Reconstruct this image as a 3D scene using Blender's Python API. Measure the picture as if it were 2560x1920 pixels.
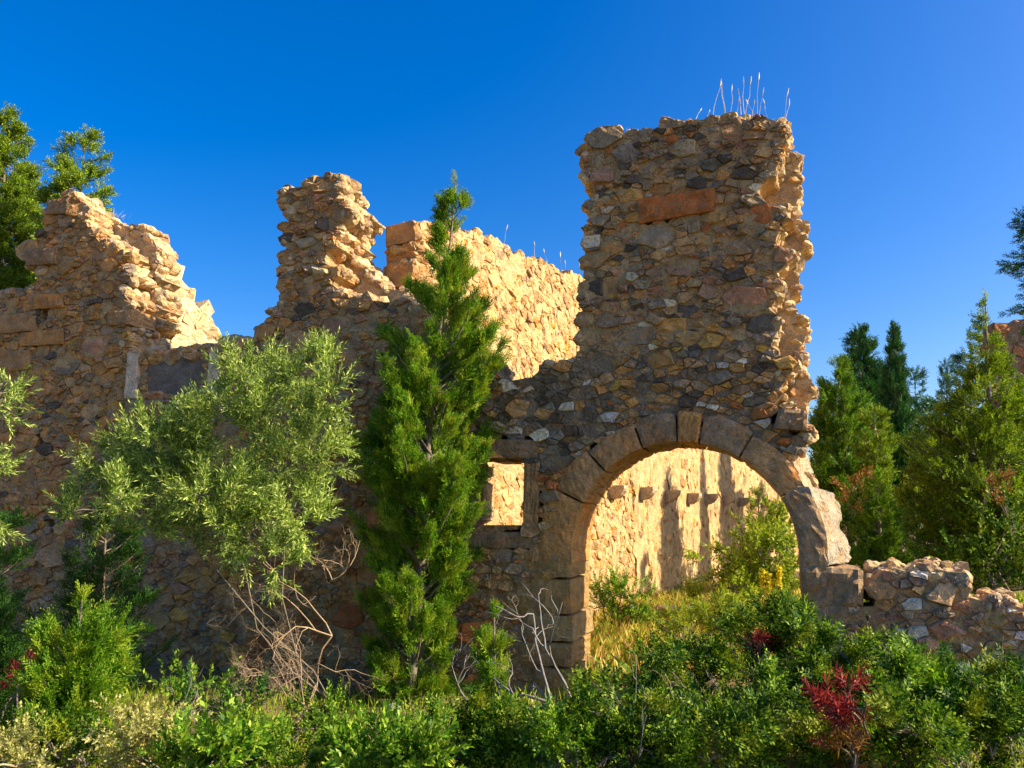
import bpy, bmesh, math, random
import numpy as np
from mathutils import noise as mnoise, Vector

for _o in list(bpy.data.objects):
    bpy.data.objects.remove(_o)
SC = bpy.context.scene
COL = SC.collection

# ------------------------------------------------------------------ camera
W0, H0, FPX = 2560.0, 1920.0, 2070.0          # photograph size and focal length in its pixels
HORIZON = 1310.0
TH = math.atan((HORIZON - H0 / 2) / FPX)
EYE = np.array([0.0, 0.0, 1.6])
cam = bpy.data.cameras.new('camera')
cam.sensor_width = 36.0
cam.lens = 36.0 * FPX / W0
cam.clip_end = 2000.0
cam_o = bpy.data.objects.new('camera', cam)
COL.objects.link(cam_o)
cam_o.location = EYE
cam_o.rotation_euler = (math.pi / 2 + TH, 0, 0)
SC.camera = cam_o

# ------------------------------------------------------------------ sky and sun
SUN_AZ = math.radians(101.0)                   # clockwise from the view direction (+Y)
SUN_EL = math.radians(33.0)
world = bpy.data.worlds.new('World')
SC.world = world
world.use_nodes = True
nt = world.node_tree
bg = nt.nodes['Background']
sky = nt.nodes.new('ShaderNodeTexSky')
sky.sky_type = 'NISHITA'
sky.sun_disc = False
sky.sun_elevation = SUN_EL
sky.sun_rotation = SUN_AZ
sky.altitude = 300
sky.air_density = 1.0
sky.dust_density = 2.4
sky.ozone_density = 3.0
hs = nt.nodes.new('ShaderNodeHueSaturation')
hs.inputs['Saturation'].default_value = 1.5
hs.inputs['Hue'].default_value = 0.512
nt.links.new(sky.outputs[0], hs.inputs['Color'])
nt.links.new(hs.outputs[0], bg.inputs['Color'])
bg.inputs['Strength'].default_value = 0.11
sun = bpy.data.lights.new('sun', 'SUN')
sun.energy = 5.0
sun.angle = math.radians(0.55)
sun.color = (1.0, 0.85, 0.60)
sun_o = bpy.data.objects.new('sun', sun)
COL.objects.link(sun_o)
sdir = Vector((math.sin(SUN_AZ) * math.cos(SUN_EL), math.cos(SUN_AZ) * math.cos(SUN_EL), math.sin(SUN_EL)))
sun_o.rotation_euler = sdir.to_track_quat('Z', 'Y').to_euler()
sun_o.location = (30, -5, 30)
vs = SC.view_settings
vs.view_transform = 'Standard'
vs.look = 'None'
vs.gamma = 1.0
vs.exposure = 1.1
vs.use_curve_mapping = False
SC.cycles.max_bounces = 6
SC.cycles.diffuse_bounces = 4
SC.cycles.use_denoising = True

# ------------------------------------------------------------------ geometry helpers
Z = np.array([0.0, 0.0, 1.0])
cT, sT = math.cos(TH), math.sin(TH)


def ray(px, py):
    x = (px - W0 / 2) / FPX
    z = -(py - H0 / 2) / FPX
    return np.array([x, cT - z * sT, sT + z * cT])


def at(px, py, Y):
    """the point at depth Y (metres ahead of the viewer) seen at a place of the photograph"""
    r = ray(px, py)
    return EYE + r * (Y / r[1])


def proj(p):
    d = np.asarray(p) - EYE
    f = d[1] * cT + d[2] * sT
    u = -d[1] * sT + d[2] * cT
    return (W0 / 2 + FPX * d[0] / f, H0 / 2 - FPX * u / f)


def unit(v):
    v = np.asarray(v, float)
    return v / (np.linalg.norm(v) + 1e-12)


class Frame:
    """a vertical wall face: u along it, v up, d out of it"""

    def __init__(self, O, ang):
        self.O = np.array([O[0], O[1], 0.0])
        self.U = np.array([math.cos(ang), math.sin(ang), 0.0])
        self.N = np.array([math.sin(ang), -math.cos(ang), 0.0])

    def pt(self, u, v, d=0.0):
        return self.O + self.U * u + Z * v + self.N * d

    def pts(self, A):
        A = np.asarray(A, float)
        return self.O + A[:, :1] * self.U + A[:, 1:2] * Z + A[:, 2:3] * self.N

    def uv(self, px, py, d=0.0):
        r = ray(px, py)
        O = self.O + self.N * d
        k = np.dot(O - EYE, self.N) / np.dot(r, self.N)
        p = EYE + r * k - O
        return (float(np.dot(p, self.U)), float(p[2]))


def pip(pts, poly):
    """vectorised point in polygon"""
    pts = np.asarray(pts, float)
    x, y = pts[:, 0], pts[:, 1]
    P = np.asarray(poly, float)
    ins = np.zeros(len(pts), bool)
    j = len(P) - 1
    for i in range(len(P)):
        xi, yi = P[i]
        xj, yj = P[j]
        if yi != yj:
            c = ((yi > y) != (yj > y)) & (x < (xj - xi) * (y - yi) / (yj - yi) + xi)
            ins ^= c
        j = i
    return ins


# ------------------------------------------------------------------ objects
def thing(name, label, cat, loc=(0, 0, 0), group=None):
    o = bpy.data.objects.new(name, None)
    COL.objects.link(o)
    o.location = loc
    o.empty_display_size = 0.2
    tag(o, label, cat, group, 'thing')
    return o


def tag(o, label=None, cat=None, group=None, kind=None):
    if label:
        o['label'] = label
    if cat:
        o['category'] = cat
    if group:
        o['group'] = group
    if kind:
        o['kind'] = kind
    return o


def root_loc(o):
    l = np.zeros(3)
    while o is not None:
        l += np.array(o.location)
        o = o.parent
    return l


def link_mesh(name, me, mat, parent=None):
    if mat is not None:
        me.materials.append(mat)
    o = bpy.data.objects.new(name, me)
    COL.objects.link(o)
    if parent is not None:
        o.parent = parent
    return o


def mesh(name, V, F, mat, parent=None, tint=None, smooth=False):
    """world-space vertices -> one mesh object under parent"""
    V = np.asarray(V, float)
    if parent is not None:
        V = V - root_loc(parent)
    me = bpy.data.meshes.new(name)
    me.from_pydata(V.tolist(), [], F)
    if tint is not None:
        a = me.color_attributes.new('tint', 'FLOAT_COLOR', 'POINT')
        t = np.ones((len(V), 4))
        t[:, :3] = tint
        a.data.foreach_set('color', t.ravel())
    if smooth:
        me.polygons.foreach_set('use_smooth', [True] * len(me.polygons))
    me.update()
    return link_mesh(name, me, mat, parent)


def quad_mesh(name, V, mat, parent=None, k=4):
    """V: (n*k,3) world-space, each k in a row a separate face"""
    V = np.asarray(V, np.float32)
    if parent is not None:
        V = V - root_loc(parent).astype(np.float32)
    n = len(V)
    nf = n // k
    me = bpy.data.meshes.new(name)
    me.vertices.add(n)
    me.vertices.foreach_set('co', V.ravel())
    me.loops.add(n)
    me.loops.foreach_set('vertex_index', np.arange(n, dtype=np.int32))
    me.polygons.add(nf)
    me.polygons.foreach_set('loop_start', np.arange(0, n, k, dtype=np.int32))
    me.update(calc_edges=True)
    return link_mesh(name, me, mat, parent)


class Acc:
    def __init__(self):
        self.V, self.F, self.C, self.n = [], [], [], 0

    def add(self, V, F, c=(1, 1, 1)):
        V = np.asarray(V, float)
        self.V.append(V)
        self.F.extend([tuple(i + self.n for i in f) for f in F])
        self.C.append(np.tile(np.asarray(c, float), (len(V), 1)))
        self.n += len(V)

    def build(self, name, mat, parent=None, smooth=False):
        if not self.V:
            return None
        return mesh(name, np.concatenate(self.V), self.F, mat, parent, np.concatenate(self.C), smooth)


def tube(points, radii, sides=5):
    P = np.asarray(points, float)
    n = len(P)
    T = np.gradient(P, axis=0)
    V, F = [], []
    ref = np.array([0.31, 0.22, 0.92])
    for i in range(n):
        t = unit(T[i])
        a = unit(np.cross(t, ref if abs(np.dot(t, ref)) < .95 else np.array([1., 0, 0])))
        b = np.cross(t, a)
        for k in range(sides):
            w = 2 * math.pi * k / sides
            V.append(P[i] + radii[i] * (math.cos(w) * a + math.sin(w) * b))
    for i in range(n - 1):
        for k in range(sides):
            k2 = (k + 1) % sides
            F.append((i * sides + k, i * sides + k2, (i + 1) * sides + k2, (i + 1) * sides + k))
    V.append(P[-1] + unit(T[-1]) * radii[-1])
    for k in range(sides):
        F.append(((n - 1) * sides + k, (n - 1) * sides + (k + 1) % sides, len(V) - 1))
    return np.array(V), F


def curve_pts(a, b, n, sag, rng, wob=0.05):
    a, b = np.asarray(a, float), np.asarray(b, float)
    L = np.linalg.norm(b - a)
    out = []
    ph = rng.uniform(0, 6.28, 3)
    for i in range(n):
        t = i / (n - 1)
        p = a + (b - a) * t
        e = math.sin(math.pi * t)
        p = p + Z * sag * e * L + wob * L * e * np.array([math.sin(5 * t + ph[0]), math.sin(4 * t + ph[1]), .6 * math.sin(6 * t + ph[2])])
        out.append(p)
    return np.array(out)


# ------------------------------------------------------------------ materials
def new_mat(name):
    m = bpy.data.materials.new(name)
    m.use_nodes = True
    t = m.node_tree
    b = t.nodes['Principled BSDF']
    b.inputs['Roughness'].default_value = 0.9
    b.inputs['Specular IOR Level'].default_value = 0.2
    return m, t, b


def N_(t, typ, **kw):
    n = t.nodes.new(typ)
    for k, v in kw.items():
        if k in n.inputs:
            n.inputs[k].default_value = v
        else:
            setattr(n, k, v)
    return n


def mixc(t, fac, a, b, mode='MIX'):
    n = t.nodes.new('ShaderNodeMix')
    n.data_type = 'RGBA'
    n.blend_type = mode
    for s, v in ((n.inputs[0], fac), (n.inputs[6], a), (n.inputs[7], b)):
        if hasattr(v, 'is_linked') or hasattr(v, 'links'):
            t.links.new(v, s)
        elif isinstance(v, (int, float)):
            s.default_value = v
        else:
            s.default_value = (*v, 1)
    return n.outputs[2]


def ramp(t, src, stops):
    r = t.nodes.new('ShaderNodeValToRGB')
    e = r.color_ramp.elements
    while len(e) < len(stops):
        e.new(0.5)
    for el, (p, c) in zip(e, stops):
        el.position = p
        el.color = (*c, 1) if len(c) == 3 else c
    t.links.new(src, r.inputs[0])
    return r.outputs[0]


def g(v):
    return (v, v, v)


def noise_tex(t, vec, scale, detail=4, rough=0.6, dist=0.0):
    n = t.nodes.new('ShaderNodeTexNoise')
    n.inputs['Scale'].default_value = scale
    n.inputs['Detail'].default_value = detail
    n.inputs['Roughness'].default_value = rough
    n.inputs['Distortion'].default_value = dist
    t.links.new(vec, n.inputs['Vector'])
    return n.outputs[0]


def stone_material(name, lichen=0.35, bump=0.6, grain=1.0, ochre=0.5, bd=0.035):
    m, t, b = new_mat(name)
    geo = N_(t, 'ShaderNodeNewGeometry')
    pos = geo.outputs['Position']
    att = N_(t, 'ShaderNodeAttribute', attribute_name='tint')
    c = att.outputs['Color']
    n1 = noise_tex(t, pos, 7.0, 5, 0.65)
    c = mixc(t, 1.0, c, ramp(t, n1, [(0.28, g(.62)), (0.5, g(1.0)), (0.72, g(1.34))]), 'MULTIPLY')
    # ochre stains
    n2 = noise_tex(t, pos, 3.3, 4, 0.6, 0.6)
    f2 = ramp(t, n2, [(0.52, g(0)), (0.68, g(ochre))])
    c = mixc(t, f2, c, mixc(t, 1.0, c, (1.35, 0.92, 0.52), 'MULTIPLY'))
    # grey lichen and weathering
    n3 = noise_tex(t, pos, 11.0, 6, 0.7, 0.3)
    f3 = ramp(t, n3, [(0.50, g(0)), (0.66, g(lichen))])
    c = mixc(t, f3, c, (0.20, 0.185, 0.165))
    # fine grain and pits
    n4 = noise_tex(t, pos, 70.0, 4, 0.7)
    c = mixc(t, 1.0, c, ramp(t, n4, [(0.30, g(.55)), (0.48, g(1.0)), (0.7, g(1.25))]), 'MULTIPLY')
    t.links.new(c, b.inputs['Base Color'])
    b.inputs['Roughness'].default_value = 0.95
    b.inputs['Specular IOR Level'].default_value = 0.12
    vor = t.nodes.new('ShaderNodeTexVoronoi')
    vor.inputs['Scale'].default_value = 26.0
    t.links.new(pos, vor.inputs['Vector'])
    nb = noise_tex(t, pos, 18.0, 8, 0.72)
    add = t.nodes.new('ShaderNodeMath')
    add.operation = 'MULTIPLY_ADD'
    t.links.new(vor.outputs['Distance'], add.inputs[0])
    add.inputs[1].default_value = 0.35 * grain
    t.links.new(nb, add.inputs[2])
    bp = t.nodes.new('ShaderNodeBump')
    bp.inputs['Strength'].default_value = bump
    bp.inputs['Distance'].default_value = bd
    t.links.new(add.outputs[0], bp.inputs['Height'])
    t.links.new(bp.outputs[0], b.inputs['Normal'])
    return m


def leaf_material(name, cols, trans=0.35, rough=0.5, patch=None, spec=0.25, sheen=None):
    """cols: three colours from dark to light, picked per leaf; patch: a colour some clumps have"""
    m, t, b = new_mat(name)
    geo = N_(t, 'ShaderNodeNewGeometry')
    c = ramp(t, geo.outputs['Random Per Island'], [(0.0, cols[0]), (0.5, cols[1]), (1.0, cols[2])])
    n = noise_tex(t, geo.outputs['Position'], 3.2, 3, 0.6)
    c = mixc(t, 1.0, c, ramp(t, n, [(0.3, g(.7)), (0.7, g(1.3))]), 'MULTIPLY')
    if patch:
        n2 = noise_tex(t, geo.outputs['Position'], patch[1], 3, 0.5)
        c = mixc(t, ramp(t, n2, [(patch[2], g(0)), (patch[2] + .08, g(patch[3]))]), c, patch[0])
    t.links.new(c, b.inputs['Base Color'])
    b.inputs['Roughness'].default_value = rough
    b.inputs['Specular IOR Level'].default_value = spec
    tr = t.nodes.new('ShaderNodeBsdfTranslucent')
    t.links.new(mixc(t, 1.0, c, (1.15, 1.2, 0.6), 'MULTIPLY'), tr.inputs['Color'])
    mx = t.nodes.new('ShaderNodeMixShader')
    mx.inputs[0].default_value = trans
    t.links.new(b.outputs[0], mx.inputs[1])
    t.links.new(tr.outputs[0], mx.inputs[2])
    t.links.new(mx.outputs[0], t.nodes['Material Output'].inputs['Surface'])
    return m


def bark_material(name, col, col2):
    m, t, b = new_mat(name)
    geo = N_(t, 'ShaderNodeNewGeometry')
    n = noise_tex(t, geo.outputs['Position'], 22, 5, 0.7)
    c = ramp(t, n, [(0.3, col), (0.7, col2)])
    t.links.new(c, b.inputs['Base Color'])
    bp = t.nodes.new('ShaderNodeBump')
    bp.inputs['Strength'].default_value = 0.6
    bp.inputs['Distance'].default_value = 0.01
    t.links.new(n, bp.inputs['Height'])
    t.links.new(bp.outputs[0], b.inputs['Normal'])
    return m


M_STONE = stone_material('rubble_stone', 0.30, 0.75)
M_BLOCK = stone_material('dressed_stone', 0.38, 1.0, 0.9, 0.8, 0.045)
M_MORTAR = stone_material('earth_mortar', 0.10, 1.0, 1.6, 0.5)
M_BROKEN = stone_material('broken_limestone', 0.35, 1.0, 1.2, 0.7, 0.05)
M_LIT = stone_material('pale_limestone', 0.06, 0.8, 1.4, 0.35)
M_BARK = bark_material('grey_bark', (0.10, 0.08, 0.06), (0.26, 0.22, 0.17))
M_DEAD = bark_material('bleached_wood', (0.13, 0.115, 0.105), (0.30, 0.275, 0.25))
M_TWIG = bark_material('dry_twig', (0.24, 0.16, 0.09), (0.50, 0.37, 0.24))
L_OLIVE = leaf_material('olive_leaf', [(0.04, 0.095, 0.010), (0.22, 0.33, 0.045), (0.60, 0.68, 0.19)], 0.30, 0.45, ((0.50, 0.36, 0.05), 9.0, 0.70, 0.5), 0.28)
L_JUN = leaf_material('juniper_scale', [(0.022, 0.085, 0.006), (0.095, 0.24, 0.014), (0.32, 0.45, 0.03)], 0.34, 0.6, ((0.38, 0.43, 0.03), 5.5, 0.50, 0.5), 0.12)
L_JUND = leaf_material('shaded_juniper_scale', [(0.014, 0.060, 0.010), (0.036, 0.114, 0.014), (0.084, 0.180, 0.022)], 0.25, 0.6)  # darker copy of the juniper leaf, with shade put into its colour
L_FIR = leaf_material('fir_needle', [(0.03, 0.085, 0.006), (0.15, 0.25, 0.014), (0.42, 0.50, 0.03)], 0.25, 0.5)
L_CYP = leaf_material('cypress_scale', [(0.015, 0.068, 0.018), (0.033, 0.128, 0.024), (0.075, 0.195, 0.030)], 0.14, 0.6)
L_CYPY = leaf_material('sunny_cypress_scale', [(0.020, 0.085, 0.010), (0.10, 0.24, 0.018), (0.34, 0.46, 0.03)], 0.24, 0.6)  # yellower copy of the cypress leaf, with sunlight put into its colour
L_BIG = leaf_material('yellow_green_scale', [(0.025, 0.085, 0.006), (0.16, 0.27, 0.014), (0.46, 0.54, 0.03)], 0.24, 0.6)
L_BLUE = leaf_material('blue_green_needle', [(0.024, 0.088, 0.056), (0.048, 0.144, 0.080), (0.096, 0.208, 0.096)], 0.14, 0.6)
L_LEN = leaf_material('lentisk_leaf', [(0.006, 0.030, 0.003), (0.035, 0.105, 0.007), (0.26, 0.37, 0.03)], 0.24, 0.5, ((0.30, 0.33, 0.02), 4.0, 0.56, 0.6), 0.12)
L_LENL = leaf_material('light_lentisk_leaf', [(0.022, 0.085, 0.006), (0.11, 0.24, 0.014), (0.38, 0.50, 0.05)], 0.35, 0.42, None, 0.18)
L_YEL = leaf_material('pale_herb_leaf', [(0.28, 0.29, 0.06), (0.48, 0.46, 0.13), (0.66, 0.62, 0.28)], 0.35, 0.6)
L_WEED = leaf_material('weed_leaf', [(0.115, 0.196, 0.014), (0.253, 0.345, 0.023), (0.483, 0.506, 0.057)], 0.4, 0.55)
L_RED = leaf_material('crimson_leaf', [(0.09, 0.006, 0.012), (0.20, 0.014, 0.024), (0.40, 0.06, 0.05)], 0.35, 0.5)
L_BROWN = leaf_material('rusty_leaf', [(0.10, 0.045, 0.02), (0.22, 0.10, 0.03), (0.42, 0.21, 0.04)], 0.3, 0.6)
L_DRY = leaf_material('dry_grass_blade', [(0.38, 0.22, 0.05), (0.60, 0.40, 0.09), (0.75, 0.58, 0.20)], 0.35, 0.6)
L_STRAW = leaf_material('straw_stalk', [(0.42, 0.32, 0.17), (0.60, 0.50, 0.30), (0.75, 0.66, 0.46)], 0.35, 0.6)
L_FLOW = leaf_material('yellow_petal', [(0.62, 0.48, 0.02), (0.8, 0.66, 0.03), (0.85, 0.75, 0.12)], 0.3, 0.6)
L_SEED = leaf_material('dark_seed_head', [(0.02, 0.015, 0.01), (0.04, 0.03, 0.02), (0.07, 0.05, 0.03)], 0.0, 0.8)

# ------------------------------------------------------------------ ground
def ground_z(x, y):
    return 0.05 * math.sin(x * .7 + 1.3) * math.cos(y * .5) + 0.03 * math.sin(x * 2.1 + y * 1.7)


def make_ground():
    xs = np.concatenate([[-600, -200, -80, -40, -25], np.arange(-18, 26.1, 0.5), [32, 45, 80, 200, 600]])
    ys = np.concatenate([[-200, -60, -20, -8], np.arange(-3, 40.1, 0.5), [46, 60, 90, 200, 600, 1500]])
    V, F = [], []
    for y in ys:
        for x in xs:
            V.append((x, y, ground_z(x, y) if abs(x) < 30 and -5 < y < 42 else 0.0))
    nx = len(xs)
    for j in range(len(ys) - 1):
        for i in range(nx - 1):
            F.append((j * nx + i, j * nx + i + 1, (j + 1) * nx + i + 1, (j + 1) * nx + i))
    m, t, b = new_mat('dry_soil')
    geo = N_(t, 'ShaderNodeNewGeometry')
    n1 = noise_tex(t, geo.outputs['Position'], 0.9, 5, 0.65)
    n2 = noise_tex(t, geo.outputs['Position'], 14, 6, 0.7)
    c = ramp(t, n1, [(0.3, (0.06, 0.07, 0.02)), (0.5, (0.20, 0.15, 0.06)), (0.7, (0.30, 0.22, 0.11))])
    c = mixc(t, 1.0, c, ramp(t, n2, [(0.3, g(.5)), (0.7, g(1.3))]), 'MULTIPLY')
    t.links.new(c, b.inputs['Base Color'])
    bp = t.nodes.new('ShaderNodeBump')
    bp.inputs['Strength'].default_value = 0.8
    bp.inputs['Distance'].default_value = 0.05
    t.links.new(n2, bp.inputs['Height'])
    t.links.new(bp.outputs[0], b.inputs['Normal'])
    o = mesh('ground', V, F, m, smooth=True)
    tag(o, kind='structure')


make_ground()

# ------------------------------------------------------------------ rubble masonry
def pack(poly, aniso, sched, rng, margin=0.3, holes=()):
    """discs of mixed size packed over a polygon (v stretched by aniso); returns x, y, r"""
    P = np.asarray(poly, float)
    x0, y0 = P.min(0) - margin
    x1, y1 = P.max(0) + margin
    rmax = max(s[0] for s in sched) * 1.15
    cs = 2 * rmax
    grid = {}
    out = []
    area = (x1 - x0) * (y1 - y0)
    for r0, dens in sched:
        n = int(area * dens)
        c = np.column_stack([rng.uniform(x0, x1, n), rng.uniform(y0, y1, n)])
        keep = np.zeros(n, bool)
        for ox, oy in ((0, 0), (margin, 0), (-margin, 0), (0, margin), (0, -margin)):
            keep |= pip(c + (ox, oy), P)
        if r0 > 0.05:                           # no big stone may sit inside an opening or a block
            for h in holes:
                keep &= ~pip(c, h)
        c = c[keep]
        rr = r0 * rng.uniform(0.85, 1.15, len(c))
        for (x, y), r in zip(c.tolist(), rr.tolist()):
            ya = y * aniso
            gx, gy = int(x // cs), int(ya // cs)
            ok = True
            for i in (-1, 0, 1):
                for j in (-1, 0, 1):
                    for (qx, qy, qr) in grid.get((gx + i, gy + j), ()):
                        if (qx - x) ** 2 + (qy - ya) ** 2 < (0.90 * (qr + r)) ** 2:
                            ok = False
                            break
                    if not ok:
                        break
                if not ok:
                    break
            if ok:
                grid.setdefault((gx, gy), []).append((x, ya, r))
                out.append((x, ya, r))
    return out, grid, cs


def clip(poly, nx, ny, c):
    """keep the side with nx*x + ny*y <= c"""
    out = []
    m = len(poly)
    for i in range(m):
        ax, ay = poly[i]
        bx, by = poly[(i + 1) % m]
        da = nx * ax + ny * ay - c
        db = nx * bx + ny * by - c
        if da <= 0:
            out.append((ax, ay))
        if (da < 0 < db) or (db < 0 < da):
            k = da / (da - db)
            out.append((ax + (bx - ax) * k, ay + (by - ay) * k))
    return out


def cells(poly, holes, aniso, sched, rng):
    seeds, grid, cs = pack(poly, aniso, sched, rng, holes=holes)
    S = np.array([(x, y / aniso) for x, y, r in seeds])
    ins = pip(S, poly)
    for h in holes:
        ins &= ~pip(S, h)
    res = []
    for k in np.nonzero(ins)[0]:
        x, y, r = seeds[k]
        R = 2.2 * r + 0.06
        p = [(x - R, y - R), (x + R, y - R), (x + R, y + R), (x - R, y + R)]
        gx, gy = int(x // cs), int(y // cs)
        for i in (-1, 0, 1):
            for j in (-1, 0, 1):
                for (qx, qy, qr) in grid.get((gx + i, gy + j), ()):
                    dx, dy = qx - x, qy - y
                    dd = dx * dx + dy * dy
                    if dd < 1e-9 or dd > (R * 1.5 + qr + r) ** 2:
                        continue
                    c = (qx * qx + qy * qy - qr * qr - x * x - y * y + r * r) / 2
                    p = clip(p, dx, dy, c)
                    if len(p) < 3:
                        break
        if len(p) >= 3:
            res.append(np.array([(a, b / aniso) for a, b in p]))
    return res


def stone_shape(cell, rng, gap, proud, rough, back=0.10):
    """a chipped rubble stone filling a cell; returns (u,v,d) vertices and faces"""
    c = cell.mean(0)
    q = cell - c
    keep = int(rng.choice([4, 5, 5, 6]))
    if len(q) > keep:
        while len(q) > keep:                    # straighten many-sided outlines into angular ones
            p, n = np.roll(q, 1, axis=0), np.roll(q, -1, axis=0)
            ar = np.abs((q[:, 0] - p[:, 0]) * (n[:, 1] - p[:, 1]) - (q[:, 1] - p[:, 1]) * (n[:, 0] - p[:, 0]))
            q = np.delete(q, int(np.argmin(ar)), axis=0)
        q = q * 1.05
    inr = np.min(np.linalg.norm(q, axis=1))
    size = np.sqrt(max(1e-6, 0.5 * abs(np.dot(q[:, 0], np.roll(q[:, 1], 1)) - np.dot(q[:, 1], np.roll(q[:, 0], 1)))))
    s = max(0.6, 1 - gap / max(inr, 0.02))
    q = q * s
    nxt = np.roll(q, -1, axis=0)
    ring = []
    for i in range(len(q)):
        e = nxt[i] - q[i]
        L = math.hypot(*e)
        if rng.uniform() < .45:                 # a knocked-off corner, else a sharp one
            pv = q[i - 1] - q[i]
            ring.append(q[i] + pv * rng.uniform(.06, .2))
            ring.append(q[i] + e * rng.uniform(.06, .2))
        else:
            ring.append(q[i] * rng.uniform(.96, 1.03))
        if L > 0.05:
            t = rng.uniform(.3, .7)
            nn = np.array([e[1], -e[0]]) / (L + 1e-9)
            ring.append(q[i] + e * t + nn * rng.normal(-.012, .03) * L)
    ring = np.array(ring)
    n = len(ring)
    rise = min(0.026, 0.13 * size) * rng.uniform(0.1, 1.4) * rough
    d0 = proud + rng.uniform(-0.022, 0.022) * rough
    tx, ty = rng.normal(0, 0.17, 2) * rough
    V = []
    k0 = rng.uniform(0, 60)
    for sc, dz, jit in ((1.0, None, 0), (1.0, 0.0, 0.007), (0.93, 0.75, 0.006), (0.55, 1.0, 0.008)):
        for (u, v) in ring:
            if dz is None:
                V.append((u * .9, v * .9, -back))
            else:
                f = sc if sc == 1.0 else sc * rng.uniform(.94, 1.03) if sc > .6 else sc * rng.uniform(.55, 1.35)
                u, v = u * f, v * f
                bump = mnoise.noise(Vector((u * 9 + k0, v * 9, k0))) * 0.016 * (dz > 0) * min(1, size / .15)
                V.append((u, v, d0 + rise * dz + tx * u + ty * v + (rng.normal(0, jit) + bump) * rough))
    V = np.array(V)
    V[:, :2] += c
    F = []
    for k in range(3):
        for i in range(n):
            j = (i + 1) % n
            F.append((k * n + i, k * n + j, (k + 1) * n + j, (k + 1) * n + i))
    F.append(tuple(3 * n + i for i in range(n)))
    return V, F, size


_bm = bmesh.new()
bmesh.ops.create_icosphere(_bm, subdivisions=2, radius=1.0)
ICO_V = np.array([v.co[:] for v in _bm.verts])
ICO_F = [tuple(v.index for v in f.verts) for f in _bm.faces]
_bm.free()


def rock(center, radii, rng, rough=0.22):
    V = ICO_V.copy()
    for _ in range(7):                          # chip flat facets off
        nrm = unit(rng.normal(size=3))
        lim = rng.uniform(0.55, 0.9)
        dd = V @ nrm
        V -= np.outer(np.maximum(dd - lim, 0), nrm)
    V *= 1 + rng.normal(0, rough * .35, (len(V), 1))
    V *= np.asarray(radii)
    a = rng.uniform(0, 6.28)
    ca, sa = math.cos(a), math.sin(a)
    R = np.array([[ca, -sa, 0], [sa, ca, 0], [0, 0, 1]])
    b = rng.normal(0, .35)
    cb, sb = math.cos(b), math.sin(b)
    R = R @ np.array([[1, 0, 0], [0, cb, -sb], [0, sb, cb]])
    return V @ R.T + np.asarray(center), ICO_F


def prism(cell, d0, d1, rng=None):
    n = len(cell)
    V = [(u, v, d0) for u, v in cell] + [(u, v, d1) for u, v in cell]
    F = [tuple(range(n)), tuple(range(2 * n - 1, n - 1, -1))]
    F += [(i, i + n, (i + 1) % n + n, (i + 1) % n) for i in range(n)]
    return np.array(V), F


def block_shape(fn, nx, ny, d0, d1, rng, rnd=0.014, rough=0.006, seed=0.0):
    """dressed block: fn(s,t) -> (u,v) over the unit square, front at d0, back at d1"""
    V, F = [], []
    for j in range(ny + 1):
        for i in range(nx + 1):
            s, t = i / nx, j / ny
            ee = min(s, 1 - s) * nx
            ff = min(t, 1 - t) * ny
            e = min(ee, ff)
            u, v = fn(s, t)
            d = d0 - (rnd * rng.uniform(.5, 1.6) if e < 0.5 else 0) + rough * 2.2 * mnoise.noise(Vector((u * 5 + seed, v * 5, seed))) + rng.normal(0, rough * .5)
            V.append((u, v, d))
    n0 = len(V)
    for j in range(ny):
        for i in range(nx):
            a = j * (nx + 1) + i
            F.append((a, a + 1, a + nx + 2, a + nx + 1))
    rim = [i for i in range(nx + 1)] + [(j) * (nx + 1) + nx for j in range(1, ny + 1)] + \
          [ny * (nx + 1) + i for i in range(nx - 1, -1, -1)] + [j * (nx + 1) for j in range(ny - 1, 0, -1)]
    m = len(rim)
    prev = rim
    steps = 4
    for k in range(1, steps + 1):
        cur = []
        for r in rim:
            u, v, d = V[r]
            dd = d0 + (d1 - d0) * k / steps
            cur.append(len(V))
            w = 0.006
            V.append((u + rng.normal(0, w), v + rng.normal(0, w), dd))
        for i in range(m):
            j = (i + 1) % m
            F.append((prev[j], prev[i], cur[i], cur[j]))
        prev = cur
    F.append(tuple(reversed(prev)))
    return np.array(V), F


def quad_fn(c, gap=0.008):
    (x0, y0), (x1, y1), (x2, y2), (x3, y3) = c       # bottom-left, bottom-right, top-right, top-left
    w = max(0.05, math.hypot(x1 - x0, y1 - y0))
    h = max(0.05, math.hypot(x3 - x0, y3 - y0))
    gs, gt = gap / w, gap / h

    def fn(s, t):
        s = gs + (1 - 2 * gs) * s
        t = gt + (1 - 2 * gt) * t
        return (x0 * (1 - s) * (1 - t) + x1 * s * (1 - t) + x2 * s * t + x3 * (1 - s) * t,
                y0 * (1 - s) * (1 - t) + y1 * s * (1 - t) + y2 * s * t + y3 * (1 - s) * t)
    return fn


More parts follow.
